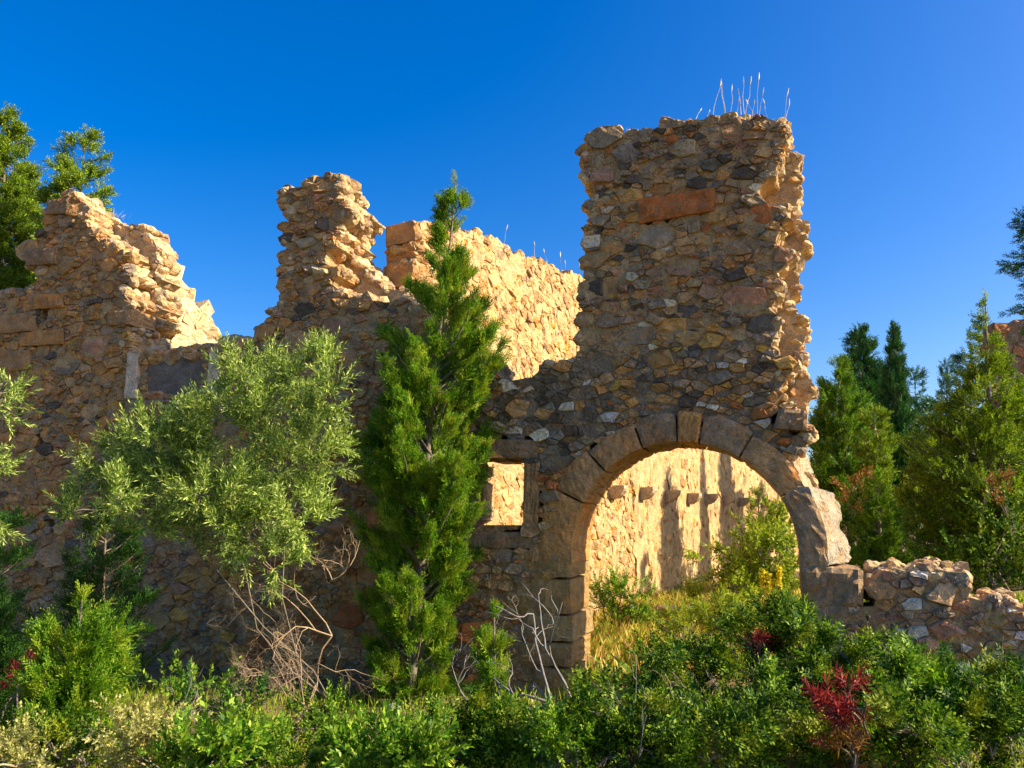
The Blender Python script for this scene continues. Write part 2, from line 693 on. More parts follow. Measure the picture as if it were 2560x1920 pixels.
class Wall:
    """a rubble wall: a thing whose stones, blocks, mortar and infill are its parts"""

    def __init__(self, root, frame, seed):
        self.root, self.fr = root, frame
        self.rng = np.random.default_rng(seed)
        self.stones = []          # (V world, F, colour, projected size)
        self.core = Acc()

    def add_stone(self, V, F, col, weight=1.0):
        c = V.mean(0)
        px, py = proj(c)
        r = np.linalg.norm(V - c, axis=1).max()
        s = r * FPX / max(1, c[1])
        vis = weight if (-20 < px < 2580 and -20 < py < 1930) else 0.0
        self.stones.append((V, F, col, s * vis))

    def face(self, poly, holes, sched, colfn, aniso=1.45, d=0.0, core=(-0.03, -0.4), gap=0.010, rough=1.0,
             rubble=None, seen=None, stones=True, mortar_col=None, edge_rubble=True, voids=(), cj=0.016, big=None):
        rng = self.rng
        cl = cells(poly, holes, aniso, sched, rng)
        for vd in voids:
            if len(vd) > 4:
                cl = [c for c in cl if not pip(c, vd).any()]
                continue
            out = []
            for c in cl:                        # trim cells at the edge of a rectangular opening
                if pip(c, vd).any() or pip([c.mean(0)], vd)[0]:
                    best = None
                    for i in range(4):
                        (ax, ay), (bx, by) = vd[i], vd[(i + 1) % 4]
                        nx, ny = by - ay, ax - bx
                        L = math.hypot(nx, ny)
                        nx, ny = nx / L, ny / L
                        q = nx * (c[:, 0].mean() - ax) + ny * (c[:, 1].mean() - ay)
                        if best is None or q > best[0]:
                            best = (q, nx, ny, nx * ax + ny * ay)
                    p = clip([tuple(v) for v in c], -best[1], -best[2], -best[3])
                    if len(p) < 3:
                        continue
                    c = np.array(p)
                out.append(c)
            cl = out
        edges = []
        for c in cl:
            cen = c.mean(0)
            w = self.fr.pt(cen[0], cen[1], d)
            px, py = proj(w)
            if stones:
                V, F, size = stone_shape(c, rng, gap, d, rough)
                self.add_stone(self.fr.pts(V), F, colfn(px, py, rng, size), seen(px, py) if seen else 1.0)
            cc = cen + (c - cen) * 1.03
            V, F = prism(cc, d + core[0] - rng.uniform(0, cj), d + core[1] - rng.uniform(0, 0.02))
            mc = np.array(mortar_col(px, py) if mortar_col else (0.30, 0.21, 0.12)) * rng.uniform(.85, 1.1)
            self.core.add(self.fr.pts(V), F, mc)
            n = len(c)
            for i in range(n):
                a, b = c[i], c[(i + 1) % n]
                if math.hypot(b[0] - a[0], b[1] - a[1]) >= 0.03:
                    mid = (a + b) / 2
                    o = mid + (mid - cen) / (np.linalg.norm(mid - cen) + 1e-9) * 0.09
                    edges.append((o[0], o[1], mid, cen, b - a))
        if not edge_rubble or not edges:
            return
        O = np.array([(e[0], e[1]) for e in edges])
        open_ = (O[:, 1] > 0.15) & ~pip(O, poly)
        for h in list(holes) + list(voids):
            open_ &= ~pip(O, h)
        for k in np.nonzero(open_)[0]:
            _, _, mid, cen, ab = edges[k]
            dd = d - 0.02                       # rough broken core showing on the exposed edge
            while dd > d + core[1]:
                r = rng.uniform(*(rubble or (0.035, 0.09)))
                if big is not None and proj(self.fr.pt(mid[0], mid[1], dd))[0] < big:
                    r *= rng.uniform(1.0, 1.7)
                dn = np.linalg.norm(cen - mid) + 1e-6
                p = mid + (cen - mid) / dn * r * rng.uniform(.35, .95) + ab * rng.uniform(-.4, .4)
                cw = self.fr.pt(p[0], p[1], dd - r * .6)
                V, F = rock(cw, (r * rng.uniform(.9, 1.4), r * rng.uniform(.9, 1.3), r * rng.uniform(.65, 1.1)), rng)
                px2, py2 = proj(cw)
                self.add_stone(V, F, colfn(px2, py2, rng, r, True), 0.8 * (seen(px2, py2) if seen else 1))
                dd -= r * rng.uniform(1.3, 2.2)

    def block(self, fn, d0, d1, col, name='ashlar_block', nx=7, ny=5, rnd=0.014, rough=0.006):
        V, F = block_shape(fn, nx, ny, d0, d1, self.rng, rnd, rough, self.rng.uniform(0, 50))
        return mesh(name, self.fr.pts(V), F, M_BLOCK, self.root, np.asarray(col) * (1.22, 1.04, .80))

    def finish(self, mat, n_single=300, core_mat=None):
        self.core.build('mortar_core', core_mat or M_MORTAR, self.root)
        order = sorted(range(len(self.stones)), key=lambda i: -self.stones[i][3])
        rest = Acc()
        for k, i in enumerate(order):
            V, F, c, s = self.stones[i]
            if k < n_single and s > 0:
                mesh('stone', V, F, mat, self.root, np.asarray(c))
            else:
                rest.add(V, F, c)
        o = rest.build('small_stones', mat, self.root)
        if o:
            tag(o, kind='stuff')


PAL = {
    'ochre': (0.46, 0.275, 0.12), 'tan': (0.40, 0.27, 0.15), 'grey': (0.285, 0.225, 0.165), 'dark': (0.115, 0.10, 0.09),
    'pink': (0.38, 0.23, 0.155), 'yellow': (0.50, 0.31, 0.09), 'white': (0.60, 0.56, 0.50), 'rust': (0.38, 0.16, 0.06),
    'blue': (0.20, 0.19, 0.185), 'cream': (0.58, 0.42, 0.23)}


def pick(rng, **w):
    ks = list(w)
    p = np.array([w[k] for k in ks], float)
    k = ks[rng.choice(len(ks), p=p / p.sum())]
    return np.array(PAL[k]) * rng.uniform(0.78, 1.15) * rng.uniform(0.95, 1.05, 3)


def front_col(px, py, rng, size, broken=False):
    return front_col0(px, py, rng, size, broken) * ((1.0, 1.0, 1.0) if broken else (1.16, 1.05, 0.85))


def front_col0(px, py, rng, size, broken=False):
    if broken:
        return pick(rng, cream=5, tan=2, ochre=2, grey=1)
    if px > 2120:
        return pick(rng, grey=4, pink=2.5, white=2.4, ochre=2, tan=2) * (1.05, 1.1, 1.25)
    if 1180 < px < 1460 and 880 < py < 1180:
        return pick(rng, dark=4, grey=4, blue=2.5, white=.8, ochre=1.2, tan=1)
    if px >= 1440:
        if py < 470:
            return pick(rng, grey=7, tan=4, dark=1.8, pink=1.2, ochre=1, rust=.3, blue=1)
        if py < 780:
            return pick(rng, grey=6, tan=5, ochre=3.2, pink=1.2, yellow=.9, white=.35, rust=.4, dark=1, blue=.8)
        return pick(rng, grey=5, tan=4, ochre=3.6, yellow=1, white=1.1, rust=.6, dark=1.2, blue=1)
    if px < 620:
        return pick(rng, ochre=5, tan=5, grey=2.6, yellow=1, pink=.8, dark=.5)
    if py > 1000:
        return pick(rng, ochre=4, rust=1, tan=3, grey=1.5)
    return pick(rng, grey=3, tan=5, ochre=3, pink=2.2, dark=.4)


# ------------------------------------------------------------------ front wall
YAW = math.radians(-18.0)
A = at(1715, HORIZON, 8.0)
FW = Frame((A[0], A[1]), YAW)
TK = 0.80
uL, uR = FW.uv(1430, 1389)[0], FW.uv(2000, 1389)[0]
UC, RAD = (uL + uR) / 2, (uR - uL) / 2
VS = FW.uv(1719, 1103)[1] - RAD
ROUT = RAD + 0.25


def arc(r, a0, a1, n):
    return [(UC + r * math.cos(math.radians(a0 + (a1 - a0) * i / n)), VS + r * math.sin(math.radians(a0 + (a1 - a0) * i / n))) for i in range(n + 1)]


f_ = lambda L, d=0.0: [FW.uv(x, y, d) for x, y in L]
LEFT_TOP = [(-150, 765), (21, 722), (84, 708), (91, 690), (70, 662), (70, 624), (91, 612), (93, 582), (105, 560), (118, 514), (129, 493), (150, 483)]
front_top = LEFT_TOP + [
    (203, 491), (219, 552), (253, 594), (291, 611), (316, 645), (325, 679), (314, 725), (321, 767), (333, 788), (325, 831),
    (338, 874), (420, 870), (520, 862), (545, 850), (600, 846), (640, 840), (650, 800), (686, 760), (699, 708), (701, 636),
    (714, 611), (705, 577), (708, 560), (718, 539), (703, 505), (701, 478), (743, 463), (794, 440), (828, 432), (862, 438),
    (853, 497), (870, 539), (850, 590), (836, 640), (845, 690), (880, 740), (980, 735), (1022, 738), (1080, 800), (1150, 870),
    (1207, 900), (1292, 921), (1359, 912), (1444, 895), (1452, 846), (1458, 735), (1471, 657), (1469, 602), (1460, 579),
    (1471, 563), (1469, 491), (1455, 446), (1463, 402), (1455, 369), (1491, 341), (1519, 341), (1585, 321), (1646, 313),
    (1691, 299), (1768, 294), (1824, 283), (1863, 282), (1896, 293), (1935, 290), (1957, 315), (1962, 341), (1957, 391),
    (1940, 419), (1968, 518), (1962, 579), (1965, 668), (1940, 713), (1937, 896), (1976, 907), (1974, 945), (1955, 1000),
    (2020, 1030), (2020, 1090), (1985, 1120), (1985, 1180), (2010, 1260), (2010, 1430), (2150, 1425), (2223, 1416), (2325, 1420),
    (2382, 1432), (2431, 1462), (2439, 1487), (2525, 1496), (2600, 1545), (2760, 1620)]
FP = f_(front_top)
FP = FP + [(FP[-1][0], -0.15), (FP[0][0], -0.15)]
back_right = [(1850, 330), (1940, 345), (1972, 352), (1980, 385), (1962, 412), (1992, 440), (1996, 500), (1999, 557), (1996, 679), (1999, 818),
              (2008, 879), (2010, 929), (2036, 1020), (2006, 1046), (1999, 1075), (1992, 1124), (2002, 1174), (2014, 1214)]
low_back = [(2110, 1425), (2132, 1402), (2223, 1405), (2325, 1408), (2382, 1420), (2431, 1457), (2450, 1485), (2525, 1490), (2600, 1535), (2760, 1610)]
BD = -0.8
back_left = [(203, 489), (228, 535), (274, 556), (329, 565), (337, 577), (405, 590), (411, 620), (445, 645), (447, 660), (445, 760), (443, 872)]
pil_right = [(862, 455), (878, 480), (902, 507), (908, 530), (946, 556), (950, 586), (928, 615), (934, 653), (954, 690), (970, 715), (1022, 735)]
i_low0 = front_top.index((420, 870))
i_pt = front_top.index((828, 432))
i_sad = front_top.index((1080, 800))
i_tw = front_top.index((1824, 283))
BP = f_(LEFT_TOP) + f_(back_left, BD) + f_(front_top[i_low0:i_pt + 1]) + f_(pil_right, BD) + f_(front_top[i_sad:i_tw + 1]) + \
    f_(back_right, BD) + [FW.uv(2015, 1320, BD), FW.uv(2015, 1425, BD)] + f_(low_back, BD)
BP = BP + [(BP[-1][0], -0.15), (BP[0][0], -0.15)]

arch_hole = arc(ROUT - 0.02, 185, -6, 30) + [(uR + .62, VS - 0.12), (uR + .62, VS - 0.46), (uR, VS - 0.46), (uR, -0.3), (uL, -0.3), (uL - 0.22, -0.3), (uL - 0.25, 0.3), (uL - .22, VS - 0.06)]
arch_void = arc(RAD, 180, 0, 30) + [(uR, -0.3), (uL, -0.3)]


def rect(x0, y0, x1, y1, d=0.0):
    """px rectangle -> uv corners bottom-left, bottom-right, top-right, top-left"""
    return [FW.uv(x0, y1, d), FW.uv(x1, y1, d), FW.uv(x1, y0, d), FW.uv(x0, y0, d)]


win_void = rect(1172, 1148, 1305, 1313)
blocks = [  # px corners (bl, br, tr, tl), front offset, depth, colour
    ([(1140, 1146), (1349, 1147), (1349, 1098), (1140, 1094)], .005, -.5, 'grey'),
    ([(1306, 1323), (1349, 1325), (1351, 1149), (1307, 1149)], .0, -.45, 'tan'),
    ([(1120, 1372), (1340, 1374), (1342, 1328), (1120, 1322)], .0, -.5, 'grey'),
    ([(1125, 1320), (1170, 1321), (1171, 1149), (1125, 1148)], .02, -.45, 'grey'),
    ([(320, 1037), (545, 1036), (545, 1001), (320, 1000)], .05, -.4, 'grey'),
    ([(318, 998), (346, 998), (354, 884), (326, 884)], .045, -.3, 'white'),
    ([(519, 998), (551, 999), (553, 884), (527, 880)], .045, -.3, 'white'),
    ([(348, 998), (518, 998), (524, 884), (356, 892)], -.03, -.4, 'blue'),
    ([(1597, 560), (1788, 532), (1788, 473), (1594, 497)], .03, -.3, 'rust'),
    ([(88, 776), (164, 772), (163, 731), (86, 734)], .03, -.4, 'ochre'),
    ([(-30, 838), (96, 828), (95, 777), (-30, 790)], .03, -.4, 'tan'),
    ([(53, 870), (165, 862), (164, 820), (53, 832)], .03, -.4, 'ochre'),
    ([(-30, 935), (80, 925), (80, 873), (-30, 880)], .03, -.4, 'tan'),
    ([(275, 817), (332, 812), (332, 773), (276, 777)], .03, -.4, 'tan'),
    ([(72, 668), (148, 664), (150, 618), (74, 624)], .06, -.4, 'grey'),
    ([(118, 540), (181, 537), (181, 496), (122, 500)], .03, -.5, 'grey'),
    ([(1930, 1075), (2020, 1080), (2022, 1026), (1945, 1022)], .07, -.45, 'grey'),
]
hole_polys = [arch_hole, win_void]
for c, d0, d1, k in blocks:
    P = np.array([FW.uv(x, y) for x, y in c])
    hole_polys.append([tuple(p) for p in (P.mean(0) + (P - P.mean(0)) * 0.86)])
putlogs = [rect(97, 776, 122, 799), rect(80, 1080, 108, 1118), rect(118, 1300, 140, 1336)]

COVER = [[(180, 1000), (560, 850), (880, 860), (900, 1300), (700, 1500), (250, 1330)], [(1040, 640), (1220, 640), (1230, 1700), (930, 1700), (890, 1000)]]


def seen_front(px, py):
    for c in COVER:
        if pip([(px, py)], c)[0]:
            return 0.25
    if py > 1560 and px < 1280:
        return 0.2
    return 1.0


wall_root = thing('ruined_wall', 'ruined rubble stone wall with a tall tower fragment above a round stone arch', 'wall', tuple(FW.pt(0, 0)))
FWALL = Wall(wall_root, FW, 11)
SCHED = [(0.21, 0.9), (0.15, 3.0), (0.11, 9), (0.075, 40), (0.048, 160), (0.031, 320)]
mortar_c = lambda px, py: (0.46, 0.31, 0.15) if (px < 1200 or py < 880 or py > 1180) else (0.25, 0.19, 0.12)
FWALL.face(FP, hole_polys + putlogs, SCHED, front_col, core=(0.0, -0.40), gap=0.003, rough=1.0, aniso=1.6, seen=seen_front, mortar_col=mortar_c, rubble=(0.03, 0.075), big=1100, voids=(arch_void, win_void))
# rear half of the wall: its broken core shows on the ends and tops
back_holes = [arch_hole, [(u, v) for u, v in win_void]]
FWALL.face(BP, back_holes, [(0.10, 6), (0.07, 20), (0.05, 50), (0.036, 60)], lambda px, py, rng, s, b=False: pick(rng, cream=6, tan=2, ochre=1.5, grey=.6),
           d=-0.40, core=(-0.02, -0.38), stones=False, seen=seen_front, rubble=(0.03, 0.075), big=1100, voids=(arch_void, win_void), mortar_col=lambda px, py: (0.50, 0.37, 0.21))

for c, d0, d1, k in blocks:
    q = [FW.uv(x, y) for x, y in c]
    rn = FWALL.rng
    jit = 0.006
    q = [(u + rn.normal(0, jit), v + rn.normal(0, jit)) for u, v in q]
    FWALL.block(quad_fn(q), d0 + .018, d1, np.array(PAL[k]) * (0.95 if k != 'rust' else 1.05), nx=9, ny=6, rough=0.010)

# left jamb courses (dressed stones running through the wall thickness)
jamb = [(1336, 1374, 1446, .03), (1291, 1447, 1537, .03), (1306, 1538, 1606, .035), (1284, 1607, 1669, .03), (1326, 1670, 1760, .03)]
for k, (xl, y0, y1, d0) in enumerate(jamb):
    u0 = FW.uv(xl, (y0 + y1) / 2)[0]
    v1, v0 = FW.uv(1430, y0)[1], FW.uv(1430, y1)[1]
    if k == len(jamb) - 1:
        v0 = -0.1
    ue = uL + (0.0, -0.006, 0.012, -0.004, 0.006)[k]
    col = np.array([(0.36, 0.26, 0.13), (0.34, 0.25, 0.125), (0.35, 0.27, 0.15), (0.33, 0.25, 0.13), (0.34, 0.25, 0.14)][k])
    FWALL.block(quad_fn([(u0, v0), (ue, v0), (ue, v1), (u0, v1)], 0.010), d0, -TK - (0.0, .0, .10, .02, .10)[k], col, nx=9, ny=6, rough=0.010)

# voussoirs
vous = [(186, 153, .34), (153, 132, .31), (132, 108.5, .27), (108.5, 90, .29), (90, 79, .29), (79, 57.5, .29), (57.5, 29.5, .26), (29.5, -6, .25)]
vcols = ['ochre', 'tan', 'tan', 'grey', 'ochre', 'grey', 'tan', 'grey']
vous_objs = []
for k, (a0, a1, th) in enumerate(vous):
    ga = math.degrees(0.009 / RAD)
    rn = FWALL.rng
    bend = rn.uniform(-.03, .03)

    def fn(s, t, a0=a0, a1=a1, th=th, ga=ga, bend=bend, k=k):
        a = math.radians(a0 - ga + (a1 - a0 + 2 * ga) * s)
        flat = 1.0 - 0.10 * (2 * s - 1) ** 2 if k not in (4,) else 1.0
        r = RAD + th * t * flat * (1 + bend * (2 * s - 1))
        return (UC + r * math.cos(a), VS + r * math.sin(a))
    col = np.array(PAL[vcols[k]]) * rn.uniform(1.05, 1.2)
    vous_objs.append(FWALL.block(fn, 0.035 + rn.uniform(-.01, .012), -TK, col, name='voussoir', nx=12, ny=7, rnd=0.014, rough=0.009))

# impost under the right springing
FWALL.block(quad_fn([(uR - .005, VS - .50), FW.uv(2159, 1516), FW.uv(2159, 1424), (uR - .005, VS - .095)], .004), .04, -TK, np.array(PAL['grey']), nx=12, ny=8, rnd=.03, rough=.016)
for (x0, y0, x1, y1) in ((2000, 1512, 2120, 1600), (2000, 1600, 2150, 1720)):
    FWALL.block(quad_fn(rect(x0, y0, x1, y1), .006), .03, -TK, np.array(PAL['grey']), nx=8, ny=5)


# broken outer face of the lowest right voussoirs: pale fresh limestone
def broken_lump(name, prof, d0, d1, col):
    """prof: (v, inner u, outer u front, outer u back) rows; a rough skin between them"""
    rn = FWALL.rng
    nd = 16
    V, F = [], []
    rows = len(prof)
    k0 = rn.uniform(0, 40)
    for (v, ui, uf, ub) in prof:
        for k in range(nd + 1):
            t = k / nd
            d = d0 + (d1 - d0) * t
            e = mnoise.noise(Vector((v * 4 + k0, d * 4, k0))) * .055 + mnoise.noise(Vector((v * 11 + k0, d * 11, 3))) * .03
            u = uf + (ub - uf) * t ** 0.8 + e + rn.normal(0, .006)
            V.append((u, v + rn.normal(0, .006), d))
        V.append((ui, v, d1))
        V.append((ui, v, d0))
    m = nd + 3
    for j in range(rows - 1):
        for k in range(m):
            k2 = (k + 1) % m
            F.append((j * m + k, j * m + k2, (j + 1) * m + k2, (j + 1) * m + k))
    F.append(tuple(range(m - 1, -1, -1)))
    F.append(tuple((rows - 1) * m + k for k in range(m)))
    mesh(name, FW.pts(V), F, M_BROKEN, wall_root, np.asarray(col))


def prof_px(front, back):
    """outer edge in px on the front plane and on the back plane"""
    out = []
    n = 22
    vf = [FW.uv(x, y, 0) for x, y in front]
    vb = [FW.uv(x, y, BD) for x, y in back]
    v0, v1 = min(vf[0][1], vb[0][1]), max(vf[-1][1], vb[-1][1])
    for i in range(n):
        v = v0 + (v1 - v0) * i / (n - 1)
        uf = np.interp(v, [p[1] for p in vf], [p[0] for p in vf])
        ub = np.interp(v, [p[1] for p in vb], [p[0] for p in vb])
        a = max(-1, min(1, (v - VS) / (RAD + .05)))
        ui = UC + (RAD + .05) * math.cos(math.asin(a))
        out.append((v, min(ui, uf - .05), uf, ub))
    return out


broken_lump('broken_voussoir_face', prof_px([(2068, 1412), (2062, 1368), (2050, 1320), (2030, 1270), (2022, 1236)],
                                            [(2116, 1398), (2121, 1368), (2105, 1318), (2105, 1278), (2075, 1232), (2045, 1224)]), .02, BD, (0.42, 0.35, 0.255))
broken_lump('broken_voussoir_face', prof_px([(2010, 1222), (1990, 1180), (1978, 1130), (1975, 1100)],
                                            [(2036, 1214), (2024, 1174), (2014, 1124), (2020, 1080)]), -.02, BD, (0.50, 0.39, 0.25))
FWALL.finish(M_STONE, 300)

# ------------------------------------------------------------------ inner wall with corbels, running away behind the arch
PANG = math.radians(90 - 29.6)
S0 = FW.pt(FW.uv(1045, 800, -.9)[0], 0, -0.9)
PW = Frame((S0[0], S0[1]), PANG)
p_ = lambda L, d=0.0: [PW.uv(x, y, d) for x, y in L]
inner_root = thing('inner_wall', 'long sunlit cream stone wall with a row of corbels seen through the arch', 'wall', tuple(PW.pt(0, 0)))
IW = Wall(inner_root, PW, 23)


def inner_col(px, py, rng, size, broken=False):
    return pick(rng, cream=7, tan=3, ochre=2.2, yellow=.5, grey=.5) * (1.04, .90, .74)


ptop = p_([(1046, 545), (1062, 556), (1180, 570), (1240, 602), (1300, 634), (1370, 657), (1400, 674), (1455, 692)])
u_mid = 7.0
v_end = ptop[-1][1]
PN = ptop + [(u_mid, v_end), (u_mid, -.15), (0, -.15)]
pfar = p_([(1600, 800), (1800, 960), (1940, 1080), (2002, 1125)])
uf = PW.uv(2003, 1200)[0]
PF = [(u_mid - .01, v_end), (pfar[1][0], max(v_end, pfar[1][1])), (uf - 4, pfar[2][1]), (uf, pfar[3][1]), (uf, -.15), (u_mid - .01, -.15)]
putlog_in = [PW.uv(1654, 1212), PW.uv(1672, 1212), PW.uv(1672, 1186), PW.uv(1654, 1186)]
cm = lambda px, py: (0.51, 0.355, 0.18)
IW.face(PN, [], [(0.11, 5), (0.08, 18), (0.055, 60), (0.036, 120)], inner_col, aniso=1.25, core=(0.012, -.40), gap=0.003, rough=0.75, mortar_col=cm, rubble=(.04, .08))
IW.face(PF, [putlog_in], [(0.13, 5), (0.09, 20), (0.065, 30)], inner_col, aniso=1.15, core=(0.024, -.40), gap=0.004, cj=.004, rough=0.7, mortar_col=cm, edge_rubble=False)
# grey blocks of its near end
for (y0, y1, dx) in ((553, 606, 0), (607, 655, .03), (656, 716, -.03)):
    v1, v0 = PW.uv(1046, y0)[1], PW.uv(1046, y1)[1]
    IW.block(quad_fn([(-.10 + dx, v0), (.30, v0), (.30, v1), (-.10 + dx, v1)], .006), .03, -.46, np.array(PAL['tan']), nx=7, ny=6, rnd=.05, rough=.028)


def corbel_shape(u0, u1, vt, h, L, rng):
    prof = [(0.0, 0.0), (L, 0.0), (L, -h * .28)]
    for i in range(1, 7):
        a = math.pi / 2 * i / 6
        prof.append((L * (1 - .62 * math.sin(a) ** 1.6) if i < 6 else L * .22, -h * (.28 + .72 * math.sin(a))))
    prof += [(0.0, -h)]
    n = len(prof)
    V = []
    for u in (u0, u1):
        for d, v in prof:
            V.append((u + rng.normal(0, .004), vt + v + rng.normal(0, .004), d - .15 if d == 0 else d + rng.normal(0, .004)))
    F = [tuple(range(n)), tuple(range(2 * n - 1, n - 1, -1))] + [(i, i + n, (i + 1) % n + n, (i + 1) % n) for i in range(n)]
    return np.array(V), F


for k, (x, y) in enumerate([(1521, 1207), (1596, 1216), (1659, 1224), (1715, 1231), (1759, 1238), (1804, 1243), (1843, 1249), (1874, 1253), (1901, 1257), (1925, 1260), (1946, 1262), (1966, 1265)]):
    u, v = PW.uv(x, y)
    V, F = corbel_shape(u, u + .20, PW.uv(1715, 1231)[1] + IW.rng.normal(0, .01), .24, .30, IW.rng)
    mesh('corbel', PW.pts(V), F, M_LIT, inner_root, np.array((0.46, 0.36, 0.23)))
IW.finish(M_LIT, 300, M_LIT)

# plastered stub of a cross wall behind the left fragment
S1 = FW.pt(FW.uv(436, 800, -.84)[0], 0, -0.84)
QW = Frame((S1[0], S1[1]), PANG)
stub_root = thing('wall_stub', 'bright plastered stub of wall behind the left wall fragment', 'wall', tuple(QW.pt(0, 0)))
ST = Wall(stub_root, QW, 37)
QP = [QW.uv(x, y) for x, y in [(437, 640), (446, 700), (448, 724), (477, 733), (511, 754), (523, 768), (521, 790), (541, 802), (541, 840), (530, 880), (535, 1000)]]
QP = QP + [(QP[-1][0], -.1), (QP[0][0], -.1)]
ST.face(QP, [], [(0.12, 6), (0.09, 18), (0.06, 60)], lambda px, py, rng, s, b=False: pick(rng, cream=6, white=.6, tan=1) * 1.1, aniso=1.2, core=(.012, -.35), gap=.006, rough=.6,
        mortar_col=lambda px, py: (0.66, 0.53, 0.33), rubble=(.04, .09))
ST.finish(M_LIT, 300, M_LIT)

# far ruined tower among the trees on the right
RK = at(2530, HORIZON, 21.0)
KW = Frame((RK[0], RK[1]), math.radians(-12))
far_root = thing('ruined_tower', 'distant reddish brown ruined tower rising behind the yellow-green conifer', 'tower', tuple(KW.pt(0, 0)))
FT = Wall(far_root, KW, 41)
KP = [KW.uv(x, y) for x, y in [(2484, 960), (2486, 850), (2493, 815), (2505, 798), (2530, 792), (2548, 800), (2600, 806), (2640, 830), (2640, 960)]]
KP = KP + [(KP[-1][0], -.1), (KP[0][0], -.1)]
FT.face(KP, [], [(0.22, 3), (0.16, 10), (0.11, 26)], lambda px, py, rng, s, b=False: pick(rng, pink=4, rust=2, tan=2), aniso=1.4, core=(-.01, -.8), gap=.008, mortar_col=lambda px, py: (.30, .18, .11), rubble=(.08, .16))
FT.finish(M_STONE, 300)

# ------------------------------------------------------------------ foliage
def diamond(base, d, side, L, w, lift=0.0, belly=0.45):
    base, d, side = np.asarray(base, float), unit(d), unit(side)
    up = np.cross(side, d)
    m = base + d * L * belly
    return [base, m + side * w / 2 + up * lift, base + d * L, m - side * w / 2 + up * lift]


def tmpl_shoot(n, L, ll, lw, ang, rng, tip=3):
    """leafy shoot along +Z with n single leaves"""
    out = []
    for i in range(n):
        t = (i + .5) / n
        a = i * 2.4 + rng.uniform(-.4, .4)
        o = np.array([math.cos(a), math.sin(a), 0])
        an = ang * (1.05 - .55 * t) + rng.normal(0, .18)
        d = o * math.sin(an) + Z * math.cos(an)
        side = unit(np.cross(d, Z + rng.normal(0, .5, 3)))
        k = rng.uniform(.7, 1.15) * (1 - .25 * t)
        out += diamond(Z * L * t, d, side, ll * k, lw * k, lw * .15)
    return np.array(out)


def tmpl_pinnate(n, L, ll, lw, rng, leaflets=4):
    """shoot of compound leaves"""
    out = []
    for i in range(n):
        t = (i + .7) / n
        a = i * 2.4 + rng.uniform(-.3, .3)
        o = np.array([math.cos(a), math.sin(a), 0])
        an = 1.15 - .6 * t + rng.normal(0, .15)
        d = o * math.sin(an) + Z * math.cos(an)
        side = unit(np.cross(d, Z))
        nrm = np.cross(side, d)
        b = Z * L * t
        for j in range(leaflets):
            q = b + d * ll * (.7 + j * .55)
            for sg in (-1, 1):
                dd = d * .55 + side * sg * .9 + nrm * rng.normal(.1, .25)
                out += diamond(q, dd, np.cross(unit(dd), nrm), ll * rng.uniform(.8, 1.1), lw, 0, .5)
        out += diamond(b + d * ll * (.7 + leaflets * .55), d, side, ll, lw, 0, .5)
    return np.array(out)


def tmpl_spray(nb, L, rng, width=0.45, sub=4, w=.010):
    """flattish feathery spray of scale-leaved twigs along +Z"""
    out = []
    out += diamond((0, 0, 0), Z, (1, 0, 0), L, w * .8)
    for i in range(nb):
        t = (i + .6) / nb
        sg = 1 if i % 2 else -1
        bl = L * width * (1 - .65 * t) * rng.uniform(.75, 1.2)
        d = unit(np.array([sg * rng.uniform(.6, .95), rng.normal(0, .35), 1.0]))
        b = Z * L * t * .92
        out += diamond(b, d, unit(np.cross(d, (0, 1, .2))), bl, w)
        for j in range(sub):
            tt = (j + .7) / sub
            s2 = 1 if j % 2 else -1
            dd = unit(d + np.array([s2 * .55, rng.normal(0, .5), rng.uniform(.0, .5)]))
            out += diamond(b + d * bl * tt, dd, unit(np.cross(dd, rng.normal(size=3))), bl * .48 * (1.1 - .5 * tt), w * .95)
    return np.array(out)


def tmpl_needles(L, rng, n=26, nl=.03, w=.006):
    """bottle-brush twig along +Z"""
    out = []
    for i in range(n):
        t = i / n
        a = i * 2.4
        o = np.array([math.cos(a), math.sin(a), 0])
        d = o * .85 + Z * .55 + rng.normal(0, .15, 3)
        out += diamond(Z * L * t, d, np.cross(unit(d), Z), nl * rng.uniform(.8, 1.2), w)
    return np.array(out)


def place(T, pos, dirs, scale, rng):
    """copies of a template (points along +Z) at pos, pointing along dirs"""
    pos, dirs = np.asarray(pos, float), np.asarray(dirs, float)
    n = len(pos)
    z = dirs / (np.linalg.norm(dirs, axis=1, keepdims=True) + 1e-9)
    r = rng.normal(size=(n, 3))
    x = np.cross(z, r)
    x /= np.linalg.norm(x, axis=1, keepdims=True) + 1e-9
    y = np.cross(z, x)
    R = np.stack([x, y, z], axis=1)                      # rows: local axes
    s = np.asarray(scale, float).reshape(-1, 1, 1)
    V = np.einsum('tk,nkj->ntj', T, R) * s + pos[:, None, :]
    return V.reshape(-1, 3)


RT = np.random.default_rng(5)
T_OLIVE = [tmpl_shoot(22, .22, .062, .0125, .95, RT) for _ in range(4)]
T_JUN = [tmpl_spray(13, .19, RT, .5, 5, .0085) for _ in range(4)]
T_CYP = [tmpl_spray(8, .34, RT, .42, 3, .030) for _ in range(3)]
T_FIR = [np.concatenate([tmpl_spray(8, .34, RT, .6, 3, .026), tmpl_needles(.34, RT, 16, .06, .02)]) for _ in range(3)]
T_LEN = [tmpl_pinnate(8, .12, .030, .013, RT, 4) for _ in range(4)]
T_BROAD = [tmpl_shoot(18, .18, .055, .026, 1.05, RT) for _ in range(3)]
T_SMALL = [tmpl_shoot(20, .14, .034, .016, 1.1, RT) for _ in range(3)]
T_NARROW = [tmpl_shoot(26, .12, .085, .012, 1.25, RT) for _ in range(3)]


